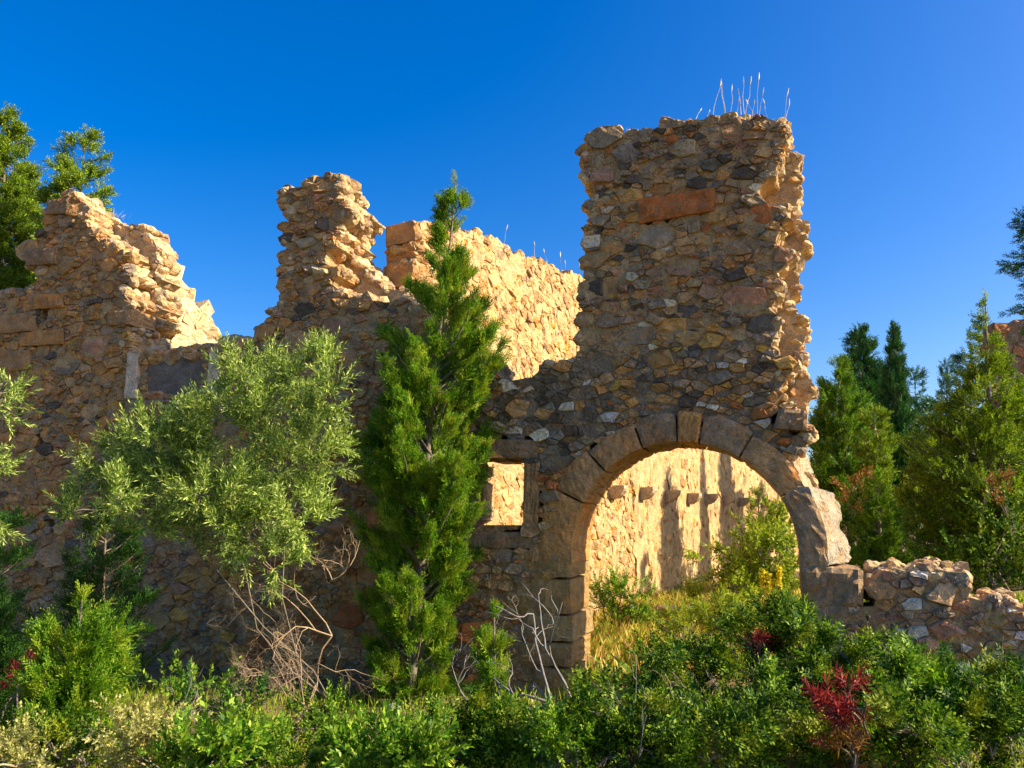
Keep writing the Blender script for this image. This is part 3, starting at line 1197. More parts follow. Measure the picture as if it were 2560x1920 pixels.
def multi_place(Ts, pos, dirs, scale, rng):
    pos, dirs, scale = np.asarray(pos), np.asarray(dirs), np.asarray(scale)
    k = rng.integers(0, len(Ts), len(pos))
    out = []
    for i, T in enumerate(Ts):
        m = k == i
        if m.any():
            out.append(place(T, pos[m], dirs[m], scale[m], rng))
    return np.concatenate(out)


def blob_points(c, rad, n, rng, up=0.5, inner=0.55):
    d = rng.normal(size=(n, 3))
    d /= np.linalg.norm(d, axis=1, keepdims=True)
    r = rng.uniform(inner ** 3, 1.0, n) ** (1 / 3)
    P = np.asarray(c) + d * r[:, None] * np.asarray(rad)
    D = d + np.array([0, 0, up]) + rng.normal(0, .35, (n, 3))
    return P, D


def shrub(name, label, cat, base, lobes, n, Ts, leaf, scale, rng, group=None, up=0.5, stem=.018, bark=None, twigs=True, inner=.5, per=9):
    """stems from the base to every lobe, leafy shoots round the lobes"""
    root = thing(name, label, cat, tuple(base), group)
    tot = sum(l[1][0] * l[1][2] for l in lobes)
    PP, DD = [], []
    st = Acc()
    limbs = []
    for c, rad in lobes:
        k = max(6, int(n * rad[0] * rad[2] / tot))
        m = max(3, int(k / per))
        Bp, Bd = blob_points(np.asarray(c) - np.array([0, 0, rad[2] * .2]), np.asarray(rad) * .55, m, rng, up, .1)
        Bd /= np.linalg.norm(Bd, axis=1, keepdims=True)
        j = rng.integers(0, m, k)
        t = rng.uniform(0, 1, k) ** .8
        ln = np.asarray(rad).mean() * rng.uniform(.7, 1.5, m)
        P = Bp[j] + Bd[j] * (ln[j] * t)[:, None] + rng.normal(0, .16, (k, 3)) * np.asarray(rad).mean() * (1.1 - t)[:, None]
        D = Bd[j] + rng.normal(0, .45, (k, 3)) + np.array([0, 0, .2])
        ok = P[:, 2] > 0.02
        PP.append(P[ok])
        DD.append(D[ok])
        if len(limbs) < max(2, min(3, len(lobes) // 4)) or len(lobes) < 5:
            b0 = np.asarray(base) + np.array([rng.normal(0, .05), rng.normal(0, .05), -.05])
            r0 = stem
        else:
            l = min(limbs, key=lambda q: np.linalg.norm(q[4] - c))
            b0, r0 = l[4], stem * .55
        cp = curve_pts(b0, c, 7, .06, rng, .09)
        if r0 == stem:
            limbs.append(cp)
        st.add(*tube(cp, np.linspace(r0, stem * .3, 7), 5))
        if twigs:
            for q in P[ok][rng.choice(max(1, ok.sum()), min(7, ok.sum()), replace=False)]:
                st.add(*tube(curve_pts(cp[5], q, 4, .05, rng, .06), np.linspace(stem * .35, stem * .12, 4), 4))
    PP, DD = np.concatenate(PP), np.concatenate(DD)
    sc = scale * rng.uniform(.7, 1.25, len(PP))
    quad_mesh('foliage', multi_place(Ts, PP, DD, sc, rng), leaf, root)
    tag(st.build('stems', bark or M_BARK, root, True), kind='stuff')
    return root


def px_lobes(spec, Y, rng, jit=.25, flat=.8):
    """(px, py, radius px[, depth offset]) -> lobes in metres at depth Y"""
    out = []
    for s in spec:
        y = Y + (s[3] if len(s) > 3 else rng.uniform(-jit, jit))
        r = s[2] * y / FPX
        out.append((at(s[0], s[1], y), (r, r * .95, r * flat)))
    return out


def foot(px, Y):
    p = at(px, HORIZON, Y)
    return np.array([p[0], p[1], ground_z(p[0], p[1])])


def conifer(name, label, px, Y, top, prof, n, Ts, leaf, scale, seed, up=.5, spp=9, lean=0.0, bark=None, group=None, wid=.30, tr=.05, cat='tree', top_px=None, droop=0.0):
    """prof: (py, radius px) down the tree; plumes leave the trunk and carry sprays"""
    rng = np.random.default_rng(seed)
    base = foot(px, Y)
    tip = at(top_px if top_px is not None else px, top, Y)
    root = thing(name, label, cat, tuple(base), group)
    H = tip[2] - base[2]
    zs = [at(px, y, Y)[2] for y, r in prof][::-1]
    rs = [r * Y / FPX for y, r in prof][::-1]
    axis = lambda z: base + (tip - base) * ((z - base[2]) / H)
    st = Acc()
    tp = curve_pts(base - Z * .1, tip, 12, 0, rng, .008)
    st.add(*tube(tp, np.linspace(tr, .006, 12), 7))
    st.build('trunk', bark or M_BARK, root, True)
    br = Acc()
    PP, DD, SS = [], [], []
    zlo = zs[0]
    # choose heights so that surface is evenly covered
    zz = np.linspace(zlo, tip[2], 200)
    w = np.interp(zz, zs, rs) + .04
    hz = rng.choice(zz, n, p=w / w.sum())
    for z in hz:
        R = np.interp(z, zs, rs)
        a = rng.uniform(0, 2 * math.pi)
        reach = max(.05, R * rng.uniform(.6, 1.08) * (1 + .18 * math.sin(3 * a + z * 4 + seed)))
        o = np.array([math.cos(a), math.sin(a), 0])
        z0 = max(base[2] + .02, z - reach * up)
        s = axis(min(z0, tip[2] - .03))
        e = axis(z) + o * reach
        e[2] = z - droop * reach
        if e[2] > tip[2]:
            e[2] = tip[2]
        cp = curve_pts(s, e, 5, -.06, rng, .04)
        br.add(*tube(cp, np.linspace(.006 + .018 * reach, .003, 5), 4))
        L = np.linalg.norm(e - s)
        k = max(3, int(spp * (.35 + L / max(rs) * .8)))
        t = rng.uniform(.32, 1.0, k) ** .8
        p = s + (e - s) * t[:, None]
        wdt = wid * L * (1.12 - t)[:, None] + .015
        p = p + rng.normal(0, .5, (k, 3)) * wdt
        d = unit(e - s) * .9 + rng.normal(0, .42, (k, 3)) + Z * (.28 + .3 * up)
        PP.append(p)
        DD.append(d)
        SS.append(scale * rng.uniform(.65, 1.2, k) * (1.1 - .3 * t))
    k = 10                                                   # leader
    t = np.linspace(.9, 1.0, k)
    PP.append(base + (tip - base) * t[:, None])
    DD.append(np.tile(Z, (k, 1)) + rng.normal(0, .3, (k, 3)))
    SS.append(np.full(k, scale * .7))
    PP, DD, SS = np.concatenate(PP), np.concatenate(DD), np.concatenate(SS)
    ok = PP[:, 2] > 0.02
    quad_mesh('crown', multi_place(Ts, PP[ok], DD[ok], SS[ok], rng), leaf, root)
    tag(br.build('branches', bark or M_BARK, root, True), kind='stuff')
    return root


def dead_branches(name, label, start, dirs, L, depth, seed, r0, mat, cat='dead branch', spread=.6, nchild=3, group=None, droop=0.0):
    rng = np.random.default_rng(seed)
    root = thing(name, label, cat, tuple(start), group)
    main, tw = Acc(), Acc()

    def grow(p, d, l, r, k):
        pts = [np.asarray(p, float)]
        dd = unit(d)
        n = 6
        for i in range(n):
            dd = unit(dd + rng.normal(0, .26, 3) - Z * droop * .15)
            pts.append(pts[-1] + dd * l / n)
        (main if k == 0 else tw).add(*tube(pts, np.linspace(r, r * .45, n + 1), 5 if k < 2 else 3))
        if k < depth:
            for _ in range(nchild + (1 if rng.uniform() < .5 else 0)):
                i = rng.integers(2, n + 1)
                grow(pts[i], unit(dd + rng.normal(0, spread, 3)), l * rng.uniform(.42, .72), r * .5, k + 1)
    for d in dirs:
        grow(start, d, L * rng.uniform(.8, 1.1), r0, 0)
    main.build('limbs', mat, root, True)
    tag(tw.build('twigs', mat, root, True), kind='stuff')
    return root


# ---- trees behind the wall, upper left
conifer('fir_tree', 'tall fir tree at the left edge behind the wall', 18, 15, 278, [(285, 6), (340, 45), (400, 62), (470, 75), (560, 95), (680, 110), (800, 120), (1000, 130)], 420, T_FIR, L_FIR, .75, 101, up=.12, spp=22, tr=.14, wid=.36)
conifer('fir_tree', 'smaller fir with open boughs standing above the highest left wall fragment', 148, 14, 330, [(335, 6), (370, 38), (400, 52), (440, 64), (490, 80), (560, 88), (700, 94), (900, 95)], 190, T_FIR, L_FIR, .75, 102, up=.30, spp=16, tr=.10, top_px=214, wid=.34)

# ---- central juniper and its neighbours
conifer('juniper_tree', 'tall slender green juniper growing against the wall beside the small window', 1030, 8.2, 452, [(458, 5), (500, 30), (545, 44), (600, 50), (660, 74), (740, 105), (820, 128), (900, 148), (1000, 165), (1100, 172), (1230, 165), (1350, 140), (1450, 118), (1560, 108), (1680, 120), (1760, 120)],
        185, T_JUN, L_JUN, 1.0, 103, up=1.0, spp=36, tr=.05, top_px=1140, wid=.20)
conifer('juniper_sapling', 'thin juniper sapling between the tall juniper and the arch pier', 1235, 7.3, 1525, [(1530, 5), (1580, 24), (1640, 34), (1720, 40), (1780, 40)], 24, T_JUN, L_JUN, .85, 104, up=1.0, spp=10, tr=.015)
conifer('juniper_bush', 'bright young juniper at the lower left with spreading plumes', 205, 5.6, 1500, [(1505, 10), (1540, 75), (1600, 95), (1680, 100), (1760, 105), (1850, 110), (1920, 110)], 70, T_JUN, L_JUN, 1.0, 105, up=1.1, spp=15, tr=.035)
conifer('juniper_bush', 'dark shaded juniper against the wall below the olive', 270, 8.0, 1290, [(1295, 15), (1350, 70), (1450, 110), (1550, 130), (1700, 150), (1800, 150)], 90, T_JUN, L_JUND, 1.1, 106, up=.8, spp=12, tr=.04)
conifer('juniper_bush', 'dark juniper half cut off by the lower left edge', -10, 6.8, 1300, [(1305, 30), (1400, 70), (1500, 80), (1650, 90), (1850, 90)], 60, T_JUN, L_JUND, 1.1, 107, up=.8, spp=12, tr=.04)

# ---- olive
rng = np.random.default_rng(201)
ol = [(300, 1160, 55), (385, 1115, 64), (465, 1075, 58), (570, 1005, 66), (650, 930, 60), (765, 925, 58), (805, 985, 42), (650, 1070, 84), (520, 1160, 80), (420, 1220, 66), (610, 1240, 84), (740, 1150, 86), (800, 1100, 50),
      (275, 1250, 50), (215, 1200, 38), (620, 1350, 56), (745, 1300, 62), (555, 1315, 52), (335, 1300, 46), (815, 920, 36), (590, 900, 34), (700, 1395, 40), (790, 1040, 40), (460, 1295, 48), (180, 1290, 30), (250, 1130, 36), (350, 1200, 60), (440, 1150, 60), (380, 1270, 50), (520, 1240, 60), (690, 1230, 60)]
shrub('wild_olive', 'large silvery green wild olive in front of the left wall', 'tree', foot(880, 7.9), px_lobes(ol, 7.0, rng, .45, .85), 3800, T_OLIVE, L_OLIVE, .9, rng, up=.55, stem=.009, per=15)
rng = np.random.default_rng(202)
shrub('wild_olive', 'olive branch poking in at the left edge', 'tree', foot(-120, 6.0), px_lobes([(-30, 990, 60), (-40, 1080, 55), (-20, 1260, 50), (-60, 1160, 70), (5, 960, 28)], 6.0, rng, .2), 110, T_OLIVE, L_OLIVE, .95, rng, stem=.03)

# ---- dry twiggy brush under the olive
dead_branches('dry_brush', 'tangled dry brown brush hanging below the olive', at(830, 1590, 7.0), [unit(at(640, 1380, 7.0) - at(830, 1590, 7.0)), unit(at(560, 1540, 6.9) - at(830, 1590, 7.0)), unit(at(760, 1330, 7.1) - at(830, 1590, 7.0)), unit(at(700, 1700, 6.8) - at(830, 1590, 7.0))],
              .72, 4, 301, .007, M_TWIG, 'dry brush', .8, 3)
dead_branches('dry_brush', 'low tangle of dry twigs at the foot of the juniper', at(760, 1760, 6.6), [unit(np.array([-.8, 0, .7])), unit(np.array([-.3, 0, 1])), unit(np.array([-1, -.2, .25]))], .45, 4, 302, .006, M_TWIG, 'dry brush', .8, 4)
dead_branches('dead_branch', 'leafless twigs spreading between the olive and the juniper', at(830, 1450, 6.9), [unit(at(800, 1310, 6.9) - at(830, 1450, 6.9)), unit(at(940, 1400, 6.9) - at(830, 1450, 6.9))], .42, 3, 303, .006, M_TWIG, 'dead branch', .6, 3)
# ---- bleached dead wood before the pier
dead_branches('dead_branch', 'upright bleached dead stem standing before the arch pier', at(1440, 1920, 6.0), [unit(at(1395, 1590, 6.0) - at(1440, 1920, 6.0))], 1.0, 2, 311, .016, M_DEAD, 'dead branch', .7, 2)
dead_branches('dead_branch', 'curving grey dead limb sprawling below the juniper', at(1380, 1760, 6.2), [unit(at(1180, 1690, 6.2) - at(1380, 1760, 6.2)), unit(at(1200, 1860, 6.1) - at(1380, 1760, 6.2)), unit(at(1290, 1640, 6.2) - at(1380, 1760, 6.2))], .65, 3, 312, .013, M_DEAD, 'dead branch', .6, 2)
dead_branches('dead_branch', 'short grey snag beside the upright dead stem', at(1372, 1790, 6.3), [(-.03, 0, 1)], .28, 1, 313, .014, M_DEAD, 'dead branch', .7, 1)
dead_branches('dead_branch', 'thin looping grey twigs lying over the dark shrubs', at(1640, 1900, 5.2), [unit(np.array([-.5, 0, .8])), unit(np.array([.25, 0, 1])), unit(np.array([-.8, .1, .3]))], .5, 2, 314, .007, M_DEAD, 'dead branch', .6, 2)

# ---- inside the arch
rng = np.random.default_rng(401)
shrub('green_shrub', 'bright green bush just behind the arch pier', 'shrub', foot(1540, 11.5), px_lobes([(1505, 1500, 48), (1555, 1478, 44), (1595, 1515, 44), (1530, 1545, 48), (1580, 1560, 36)], 11.5, rng), 420, T_SMALL, L_LENL, 1.3, rng)
shrub('green_shrub', 'loose yellow-green shrub filling the right half of the arch', 'shrub', foot(1900, 11.8), px_lobes([(1830, 1400, 55), (1900, 1370, 60), (1960, 1330, 50), (1970, 1420, 55), (1880, 1450, 60), (1830, 1470, 50), (1950, 1490, 60), (1760, 1510, 40), (1990, 1380, 50)], 11.8, rng, .4), 760, T_BROAD, L_WEED, 1.2, rng)
conifer('young_conifer', 'young bright conifer seen through the arch before the corbels', 1895, 13.0, 1232, [(1236, 4), (1300, 24), (1360, 40), (1420, 55), (1480, 60)], 42, T_JUN, L_BIG, 1.25, 402, up=.6, spp=9, tr=.03)
shrub('green_shrub', 'small grey-green tuft at the foot of the inner wall', 'shrub', foot(1790, 13.5), px_lobes([(1785, 1452, 22), (1800, 1470, 20)], 13.5, rng), 36, T_SMALL, L_JUN, 1.2, rng)

# ---- right background trees
G_BG = 'conifers behind the low wall'
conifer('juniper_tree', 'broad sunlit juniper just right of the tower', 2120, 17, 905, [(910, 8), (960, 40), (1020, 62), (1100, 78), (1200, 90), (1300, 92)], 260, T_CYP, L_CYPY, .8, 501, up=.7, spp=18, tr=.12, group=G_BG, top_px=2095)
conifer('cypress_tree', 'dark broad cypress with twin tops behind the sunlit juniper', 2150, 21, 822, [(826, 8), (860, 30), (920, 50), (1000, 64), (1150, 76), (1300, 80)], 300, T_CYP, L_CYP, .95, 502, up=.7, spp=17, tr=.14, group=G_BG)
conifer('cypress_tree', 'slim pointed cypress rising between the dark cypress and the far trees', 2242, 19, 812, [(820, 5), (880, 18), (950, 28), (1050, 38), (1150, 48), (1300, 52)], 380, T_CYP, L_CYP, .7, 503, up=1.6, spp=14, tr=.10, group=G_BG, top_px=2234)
conifer('juniper_tree', 'rounded olive-green juniper in front of the slim cypress', 2185, 15.5, 1020, [(1024, 20), (1060, 38), (1120, 48), (1200, 46), (1300, 45)], 110, T_CYP, L_BIG, .6, 504, up=.6, spp=12, tr=.08, group=G_BG)
conifer('pine_tree', 'small faraway pine on the skyline between cypress and conifers', 2288, 34, 928, [(932, 10), (960, 24), (1010, 28), (1100, 34), (1250, 34)], 90, T_CYP, L_BLUE, 1.2, 505, up=.3, spp=10, tr=.12, group=G_BG)
conifer('cypress_tree', 'far dark pointed conifer left of the blue-green one', 2366, 30, 908, [(914, 7), (960, 22), (1020, 34), (1120, 40), (1250, 40)], 110, T_CYP, L_BLUE, 1.0, 506, up=.9, spp=11, tr=.12, group=G_BG)
conifer('cypress_tree', 'blue-green conifer peeping over the large yellow-green one', 2425, 24, 832, [(838, 8), (880, 30), (930, 46), (1000, 60), (1150, 70), (1300, 70)], 140, T_CYP, L_BLUE, .9, 507, up=.3, spp=12, tr=.12, group=G_BG)
conifer('juniper_tree', 'large yellow-green conifer on the right with a bare leader', 2440, 12.5, 742, [(748, 5), (800, 11), (850, 22), (900, 42), (960, 78), (1040, 140), (1120, 190), (1220, 195), (1320, 190), (1420, 180)],
        380, T_CYP, L_BIG, .68, 508, up=.35, spp=22, tr=.13, group=G_BG, top_px=2464, wid=.34)
conifer('young_conifer', 'small bright green conifer behind the broken arch end', 2192, 12.0, 1192, [(1196, 4), (1240, 24), (1300, 42), (1360, 54), (1420, 58)], 60, T_JUN, L_LENL, 1.2, 509, up=.6, spp=12, tr=.03)
rng = np.random.default_rng(510)
shrub('round_shrub', 'bright green rounded shrub beside the broken voussoir', 'shrub', foot(2120, 12.5), px_lobes([(2105, 1275, 42), (2125, 1330, 48), (2100, 1370, 45), (2150, 1390, 40)], 12.5, rng), 150, T_BROAD, L_LENL, 1.1, rng)
shrub('round_shrub', 'sunlit olive-green bush under the large conifer', 'shrub', foot(2300, 13.5), px_lobes([(2270, 1290, 55), (2330, 1260, 60), (2380, 1320, 55), (2300, 1350, 55), (2240, 1340, 40)], 13.5, rng), 260, T_BROAD, L_WEED, 1.15, rng)
shrub('round_shrub', 'rust-coloured bush below the juniper', 'shrub', foot(2140, 14.5), px_lobes([(2135, 1215, 40), (2160, 1250, 35), (2120, 1260, 32)], 14.5, rng), 110, T_BROAD, L_BROWN, 1.1, rng)
shrub('round_shrub', 'dark green shrub at the right edge above the low wall', 'shrub', foot(2500, 10.0), px_lobes([(2400, 1400, 60), (2470, 1370, 75), (2540, 1330, 80), (2560, 1430, 90), (2480, 1450, 70)], 10.0, rng, .3), 420, T_BROAD, L_LEN, 1.1, rng)
shrub('round_shrub', 'orange-brown dying bough low in the large conifer', 'shrub', foot(2490, 10.9), px_lobes([(2478, 1222, 28), (2510, 1235, 26)], 10.9, rng, .05), 60, T_SMALL, L_BROWN, 1.1, rng)
shrub('round_shrub', 'blue-green leafy bush filling the gap between the far conifers', 'shrub', foot(2335, 26), px_lobes([(2320, 1030, 50), (2370, 1010, 45), (2300, 1100, 60), (2370, 1100, 60), (2330, 1180, 70)], 26, rng, .5), 330, T_BROAD, L_BLUE, 2.6, rng)
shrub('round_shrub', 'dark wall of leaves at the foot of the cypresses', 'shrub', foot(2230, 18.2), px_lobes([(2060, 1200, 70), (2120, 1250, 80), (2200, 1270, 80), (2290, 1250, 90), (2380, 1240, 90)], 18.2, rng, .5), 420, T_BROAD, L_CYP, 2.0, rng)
conifer('dark_tree', 'dark tree reaching in from the right edge against the sky', 2640, 9.5, 380, [(390, 20), (500, 90), (600, 135), (700, 150), (790, 120), (830, 60)], 120, T_FIR, L_CYP, .42, 511, up=-.05, spp=13, tr=.12, droop=.15)

# ---- foreground shrubs
FG = 'dark glossy shrubs in the foreground'


def bush(px, py, rx, ry, Y, n, Ts, leaf, seed, label, name='lentisk_shrub', scale=1.0, cat='shrub', group=None, up=.6, nl=8, stem=.014, bark=None):
    rng = np.random.default_rng(seed)
    spec = []
    for i in range(nl):
        a = 2 * math.pi * (i + rng.uniform(-.3, .3)) / nl
        k = math.sqrt(rng.uniform(.15, 1))
        spec.append((px + rx * .68 * k * math.cos(a), py + ry * .62 * k * math.sin(a), min(rx, ry) * rng.uniform(.38, .6)))
    return shrub(name, label, cat, foot(px, Y), px_lobes(spec, Y, rng, .28), n, Ts, leaf, scale, rng, group, up, stem, bark)


bush(1530, 1840, 150, 95, 5.3, 180, T_LEN, L_LEN, 601, 'dark glossy shrub in front of the dead limb at bottom centre', group=FG)
bush(1745, 1745, 150, 100, 6.0, 165, T_LEN, L_LEN, 602, 'dark shrub below the middle of the arch', group=FG)
bush(1930, 1640, 170, 120, 6.4, 200, T_LEN, L_LEN, 603, 'dense green shrub below the right springing of the arch', group=FG)
bush(1780, 1850, 190, 110, 5.0, 220, T_LEN, L_LEN, 604, 'dark shrub at the bottom edge left of the crimson plant', group=FG)
bush(2130, 1700, 150, 85, 6.0, 200, T_LEN, L_LEN, 605, 'glossy shrub in front of the yellow boulder of the low wall', group=FG)
bush(2300, 1745, 165, 85, 5.7, 200, T_LEN, L_LENL, 606, 'lighter green shrub below the low wall', group=FG)
bush(2490, 1760, 160, 95, 5.4, 220, T_LEN, L_LEN, 607, 'dark shrub at the right edge under the low wall', group=FG)
bush(2080, 1800, 170, 130, 5.5, 230, T_LEN, L_LEN, 608, 'dark shrub round the crimson plant', group=FG)
bush(2340, 1860, 200, 110, 4.9, 220, T_LEN, L_LEN, 609, 'dark shrub in the lower right corner', group=FG)
bush(1600, 1745, 110, 70, 6.6, 120, T_SMALL, L_LENL, 610, 'sunlit shrub at the foot of the arch opening', group=FG)
bush(1340, 1870, 130, 80, 5.2, 150, T_LEN, L_LENL, 611, 'bright low shrub under the upright dead stem', group=FG)
bush(1950, 1550, 70, 60, 7.0, 90, T_NARROW, L_LEN, 612, 'leafy upright herb before the impost block', name='leafy_herb', up=1.0)
bush(1110, 1860, 150, 85, 5.5, 320, T_SMALL, L_LENL, 613, 'bright green leafy bush at the foot of the juniper')
bush(880, 1880, 170, 80, 5.2, 400, T_SMALL, L_LENL, 614, 'light green low bush at the bottom edge left of the juniper')
bush(640, 1870, 140, 75, 5.4, 300, T_SMALL, L_LENL, 615, 'green low bush beside the pale herbs')
bush(540, 1760, 130, 70, 6.4, 120, T_SMALL, L_JUND, 616, 'shaded dark bush behind the low green bush', group=FG)  # dark leaf colour stands in for the deep shade at lower left
bush(340, 1880, 120, 90, 5.0, 300, T_SMALL, L_YEL, 617, 'pale yellow herb clump at the bottom left', name='pale_herb', cat='herb', up=1.0, bark=M_TWIG)
bush(40, 1900, 110, 55, 5.0, 200, T_SMALL, L_YEL, 618, 'pale yellow herb in the lower left corner', name='pale_herb', cat='herb', up=1.0, bark=M_TWIG)
bush(62, 1690, 36, 48, 6.0, 26, T_NARROW, L_RED, 619, 'small red-leaved plant near the left edge', name='red_plant', cat='plant', up=.3, nl=4)
bush(2140, 1800, 78, 70, 5.0, 48, T_NARROW, L_RED, 620, 'crimson spiky-leaved plant in the lower right', name='red_plant', cat='plant', up=.2, nl=6)
bush(2120, 1890, 50, 45, 5.0, 22, T_NARROW, L_BROWN, 621, 'brownish dying plant below the crimson one', name='red_plant', cat='plant', up=.2, nl=4)
bush(1890, 1620, 36, 40, 6.5, 22, T_NARROW, L_RED, 622, 'tiny reddish plant in the shrubs below the arch', name='red_plant', cat='plant', up=.3, nl=4)
bush(450, 1740, 70, 80, 6.8, 40, T_BROAD, L_LENL, 623, 'leggy weed in the shade at lower left', name='leafy_herb', cat='herb', up=1.0, nl=5)
bush(1500, 1720, 50, 45, 7.4, 45, T_SMALL, L_WEED, 624, 'yellow-green weed clump inside the arch threshold', name='leafy_herb', cat='herb', up=.9)
bush(2420, 1780, 120, 100, 5.4, 130, T_LEN, L_JUND, 625, 'blackish green shrub between the corner shrub and the low wall', group=FG)


bush(520, 1900, 130, 60, 4.9, 220, T_BROAD, L_LENL, 626, 'broad-leaved bright green plant between the pale herbs and the low bush', name='leafy_herb', cat='herb')
bush(180, 1870, 120, 70, 5.2, 160, T_SMALL, L_LEN, 627, 'green shrub between the two pale herb clumps')
bush(780, 1800, 120, 60, 6.2, 170, T_SMALL, L_LEN, 628, 'dark low shrub under the dry twigs', group=FG)  # darker leaf chosen so its colour carries the shadow here
bush(1000, 1910, 150, 50, 4.8, 220, T_BROAD, L_LENL, 629, 'fresh green leaves at the very bottom below the pale flower', name='leafy_herb', cat='herb')
bush(1230, 1860, 100, 70, 5.6, 150, T_LEN, L_LEN, 630, 'dark shrub under the curving grey limb', group=FG)
bush(1660, 1640, 90, 50, 7.2, 110, T_SMALL, L_LEN, 631, 'dark sprig shrub rising before the golden grass', group=FG)

bush(1690, 1570, 70, 40, 9.6, 120, T_SMALL, L_WEED, 632, 'fresh yellow-green weeds on the ground inside the arch', name='leafy_herb', cat='herb', up=.9)
bush(1810, 1560, 70, 50, 9.2, 130, T_NARROW, L_WEED, 633, 'narrow-leaved weeds inside the arch left of the mullein', name='leafy_herb', cat='herb', up=1.0)

# ---- grasses
def blades(n, region, h, w, lean, rng, zf=ground_z):
    """region: callable -> (x, y) array"""
    P = region(n)
    V = np.empty((n, 4, 3))
    a = rng.uniform(0, 6.28, n)
    hh = h * rng.uniform(.45, 1.15, n)
    l = np.abs(rng.normal(0, lean, n)) * hh
    dx, dy = np.cos(a), np.sin(a)
    z = np.array([zf(x, y) for x, y in P]) - .01
    for i, (t, off, ww) in enumerate(((0, 0, -1), (0, 0, 1))):
        V[:, i] = np.column_stack([P[:, 0] - dy * w / 2 * ww, P[:, 1] + dx * w / 2 * ww, z])
    V[:, 2] = np.column_stack([P[:, 0] + dx * l, P[:, 1] + dy * l, z + hh])
    V[:, 3] = np.column_stack([P[:, 0] + dx * l * .35 + dy * w * .35, P[:, 1] + dy * l * .35 - dx * w * .35, z + hh * .55])
    return V.reshape(-1, 3)


rng = np.random.default_rng(701)


def court(n):
    y = rng.uniform(8.9, 20, n)
    x0, x1 = 0.2 + (y - 9) * .28, 1.5 + (y - 9) * .42 + 1.8
    return np.column_stack([x0 + (x1 - x0) * rng.uniform(0, 1, n), y])


def near(n):
    y = rng.uniform(4.4, 8.2, n)
    return np.column_stack([rng.uniform(-.66, .66, n) * y, y])


def outside(n):
    y = rng.uniform(9.5, 15, n)
    return np.column_stack([rng.uniform(.36, .62, n) * y, y])


tag(quad_mesh('dry_grass', blades(16000, court, .34, .012, .35, rng), L_DRY), 'golden dry grass covering the court behind the arch', 'grass', kind='stuff')
tag(quad_mesh('green_grass', np.concatenate([blades(9000, court, .36, .012, .4, rng), blades(9000, near, .16, .008, .5, rng), blades(8000, outside, .5, .014, .3, rng)]), L_WEED), 'green weeds and grass between the shrubs', 'grass', kind='stuff')

# ---- straw stalks on the wall tops
def stalks(label, spots, Y, seed, d=None):
    """spots: (px, base py, top py)"""
    rng = np.random.default_rng(seed)
    root = thing('grass_tuft', label, 'grass', tuple(at(spots[0][0], spots[0][1], Y)), 'dry grass on the wall tops')
    for (x, y0, y1) in spots:
        b, t = at(x + rng.normal(0, 3), y0, Y + rng.uniform(0, .3)), at(x + rng.normal(0, 9), y1 + rng.normal(0, 8), Y + rng.uniform(0, .3))
        a = Acc()
        cp = curve_pts(b, t, 5, 0, rng, .03)
        a.add(*tube(cp, np.linspace(.0028, .0015, 5), 3))
        L = np.linalg.norm(t - b)
        e = cp[-1] - cp[-2]
        h = min(.10, L * .25)
        a.add(*tube([cp[-1] - unit(e) * h, cp[-1] - unit(e) * h * .5, cp[-1] + unit(e) * .01], [.002, rng.uniform(.004, .008), .002], 4))
        a.build('stalk', L_STRAW, root)


stalks('tall pale grass stalks standing on top of the tower', [(1785, 290, 195), (1808, 288, 197), (1815, 288, 225), (1826, 286, 205), (1842, 284, 228), (1858, 284, 190), (1866, 284, 200), (1880, 290, 240), (1895, 291, 200), (1900, 291, 215), (1918, 292, 252), (1960, 310, 228), (1966, 312, 250), (1740, 298, 278), (1768, 296, 270), (1852, 286, 240), (1888, 290, 250)], 7.9, 801)
stalks('sparse dry stalks along the top of the sunlit inner wall', [(1262, 610, 560), (1335, 645, 605), (1365, 655, 615), (1405, 680, 640), (1450, 700, 655), (1420, 690, 660)], 11.0, 802)


# ---- mullein and thistles
def mullein(label, spots, Y, seed):
    rng = np.random.default_rng(seed)
    root = thing('mullein_plant', label, 'flower', tuple(foot(spots[0][0], Y)))
    for (x, y0, y1) in spots:
        b, t = at(x, y0, Y), at(x + rng.normal(0, 6), y1, Y)
        a = Acc()
        a.add(*tube(curve_pts(b, t, 5, 0, rng, .02), np.linspace(.012, .006, 5), 5))
        a.build('stem', L_WEED, root)
        n = 70
        tt = rng.uniform(.15, 1, n)
        P = b + (t - b) * tt[:, None] + rng.normal(0, .012, (n, 3))
        D = rng.normal(size=(n, 3))
        quad_mesh('flower_spike', multi_place([tmpl_shoot(4, .02, .035, .03, 1.2, rng)], P, D, np.full(n, 1.0), rng), L_FLOW, root)


mullein('mullein with yellow flower spikes inside the arch', [(1908, 1520, 1425), (1922, 1525, 1432), (1944, 1515, 1420), (1932, 1530, 1450)], 10.5, 811)


def thistles(label, spots, Y, seed):
    rng = np.random.default_rng(seed)
    root = thing('thistle_plant', label, 'plant', tuple(foot(spots[0][0], Y)))
    for (x, y) in spots:
        t = at(x, y, Y + rng.uniform(-.15, .15))
        b = np.array([t[0] + rng.normal(0, .05), t[1], 0.0])
        a = Acc()
        a.add(*tube(curve_pts(b, t, 5, 0, rng, .03), np.linspace(.004, .003, 5), 4))
        a.build('stalk', M_TWIG, root)
        V, F = rock(t, (.018, .018, .024), rng)
        mesh('seed_head', V, F, L_SEED, root)


thistles('thistles with black seed heads in front of the arch', [(1740, 1590), (1757, 1585), (1775, 1588), (1800, 1615), (1818, 1612), (1835, 1622), (1850, 1640), (1775, 1607), (1740, 1605), (1868, 1625)], 7.4, 821)
thistles('few seed heads before the yellow boulder of the low wall', [(2230, 1565), (2170, 1545), (2265, 1568)], 6.4, 822)

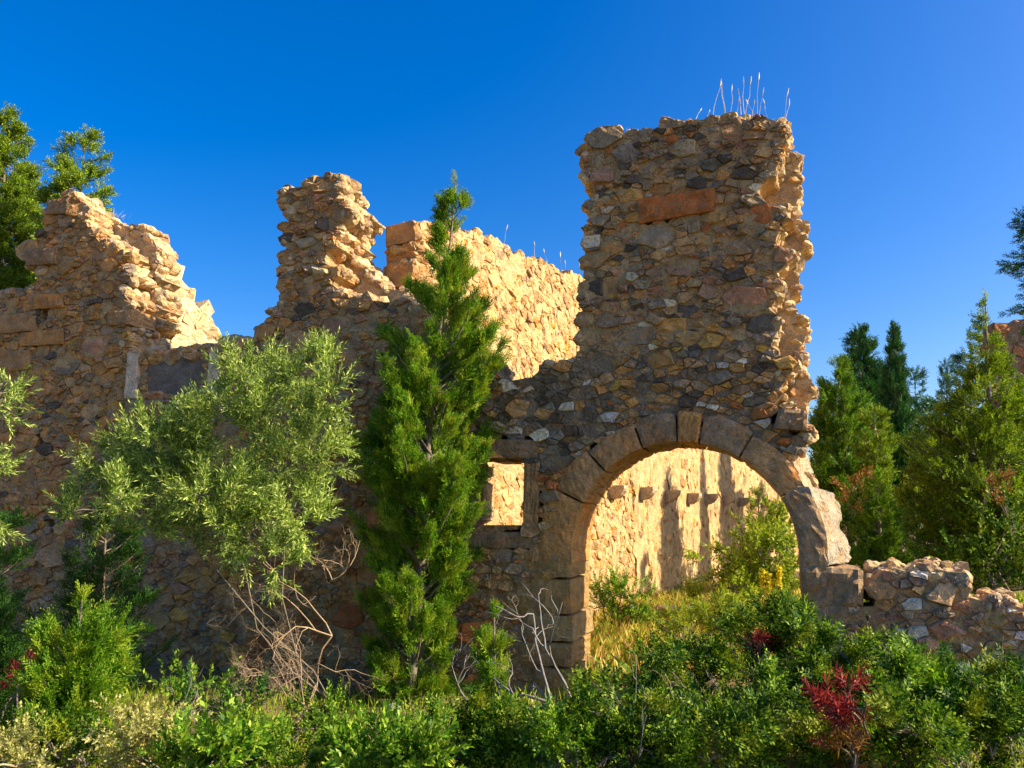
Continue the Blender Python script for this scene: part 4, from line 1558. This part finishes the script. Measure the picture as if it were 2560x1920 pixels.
# a pale flower head on a thin stem at the bottom
_r = thing('white_flower', 'single pale flower head on a thin stem at the foot of the juniper', 'flower', tuple(foot(985, 5.4)))
_a = Acc()
_a.add(*tube(curve_pts(at(1000, 1900, 5.4), at(982, 1775, 5.4), 6, 0, np.random.default_rng(3), .03), np.full(6, .004), 4))
_a.build('stem', L_WEED, _r)
_rg = np.random.default_rng(4)
_n = 40
quad_mesh('flower_head', multi_place([tmpl_shoot(6, .012, .02, .014, 1.2, _rg)], at(982, 1772, 5.4) + _rg.normal(0, .014, (_n, 3)), _rg.normal(size=(_n, 3)), np.ones(_n), _rg), leaf_material('white_petal', [(.6, .58, .5), (.75, .72, .66), (.8, .8, .75)], .3), _r)

# ---- loose boulders
def boulder(label, px, py, Y, r, seed, col, squash=.65):
    rng = np.random.default_rng(seed)
    V, F = rock(at(px, py, Y), (r, r * .8, r * squash), rng, .15)
    o = mesh('boulder', V, F, M_LIT, None, np.asarray(col), False)
    tag(o, label, 'boulder', 'loose stones', 'thing')


boulder('flat pale fallen stone in the grass behind the arch', 1665, 1535, 13.0, .34, 901, (.40, .33, .22), .35)
boulder('tilted grey fallen stone next to the flat pale one', 1715, 1530, 13.3, .28, 902, (.36, .31, .23), .5)
boulder('white stone among the thistles below the arch', 1850, 1660, 7.0, .13, 903, (.60, .52, .42))

# ---- dry stems among the foreground shrubs
for _k, (_px, _py, _Y, _lab) in enumerate([(2300, 1720, 5.8, 'pale dry stems in the lighter shrub below the low wall'), (1690, 1790, 5.4, 'bare brown stems in the dark shrub below the arch'),
                                           (2480, 1800, 5.2, 'grey bare stems at the lower right edge'), (930, 1850, 5.2, 'dry stems in the green bush left of the juniper'),
                                           (420, 1860, 5.1, 'straw-coloured stems rising from the pale herbs'), (1960, 1700, 6.0, 'thin dry stems beside the crimson plant')]):
    dead_branches('dead_twig', _lab, at(_px, _py + 90, _Y), [(-.25, 0, 1), (.1, -.1, 1), (.4, .1, .9)], .42, 2, 330 + _k, .0045, M_TWIG if _k % 2 else M_DEAD, 'dead twig', .5, 2)


def top_tuft(label, pts, seed):
    """short dry grass rooted along a wall top; pts are world points"""
    rng = np.random.default_rng(seed)
    P = np.asarray(pts)
    n = 26 * len(P)
    c = P[rng.integers(0, len(P), n)] + rng.normal(0, .07, (n, 3)) * (1, 1, .15)
    D = Z + rng.normal(0, .45, (n, 3))
    T = np.array(diamond((0, 0, -.03), Z, (1, 0, 0), .13, .006))
    root = thing('grass_tuft', label, 'grass', tuple(P[0]), 'dry grass on the wall tops')
    quad_mesh('blades', place(T, c, D, rng.uniform(.5, 1.3, n), rng), L_STRAW, root)


top_tuft('short dry grass along the crest of the tower', [FW.pt(*FW.uv(x, y), -.3) for x, y in ((1580, 325), (1650, 316), (1700, 303), (1760, 298), (1800, 290), (1850, 286), (1900, 294), (1940, 296))], 851)
top_tuft('short dry grass on the low saddle left of the tower', [FW.pt(*FW.uv(x, y), -.3) for x, y in ((1210, 902), (1260, 915), (1320, 918), (1390, 908))], 852)
top_tuft('tufts of dry grass on the sloping top of the left wall fragment', [FW.pt(*FW.uv(x, y), -.5) for x, y in ((240, 560), (270, 590), (210, 510))], 853)
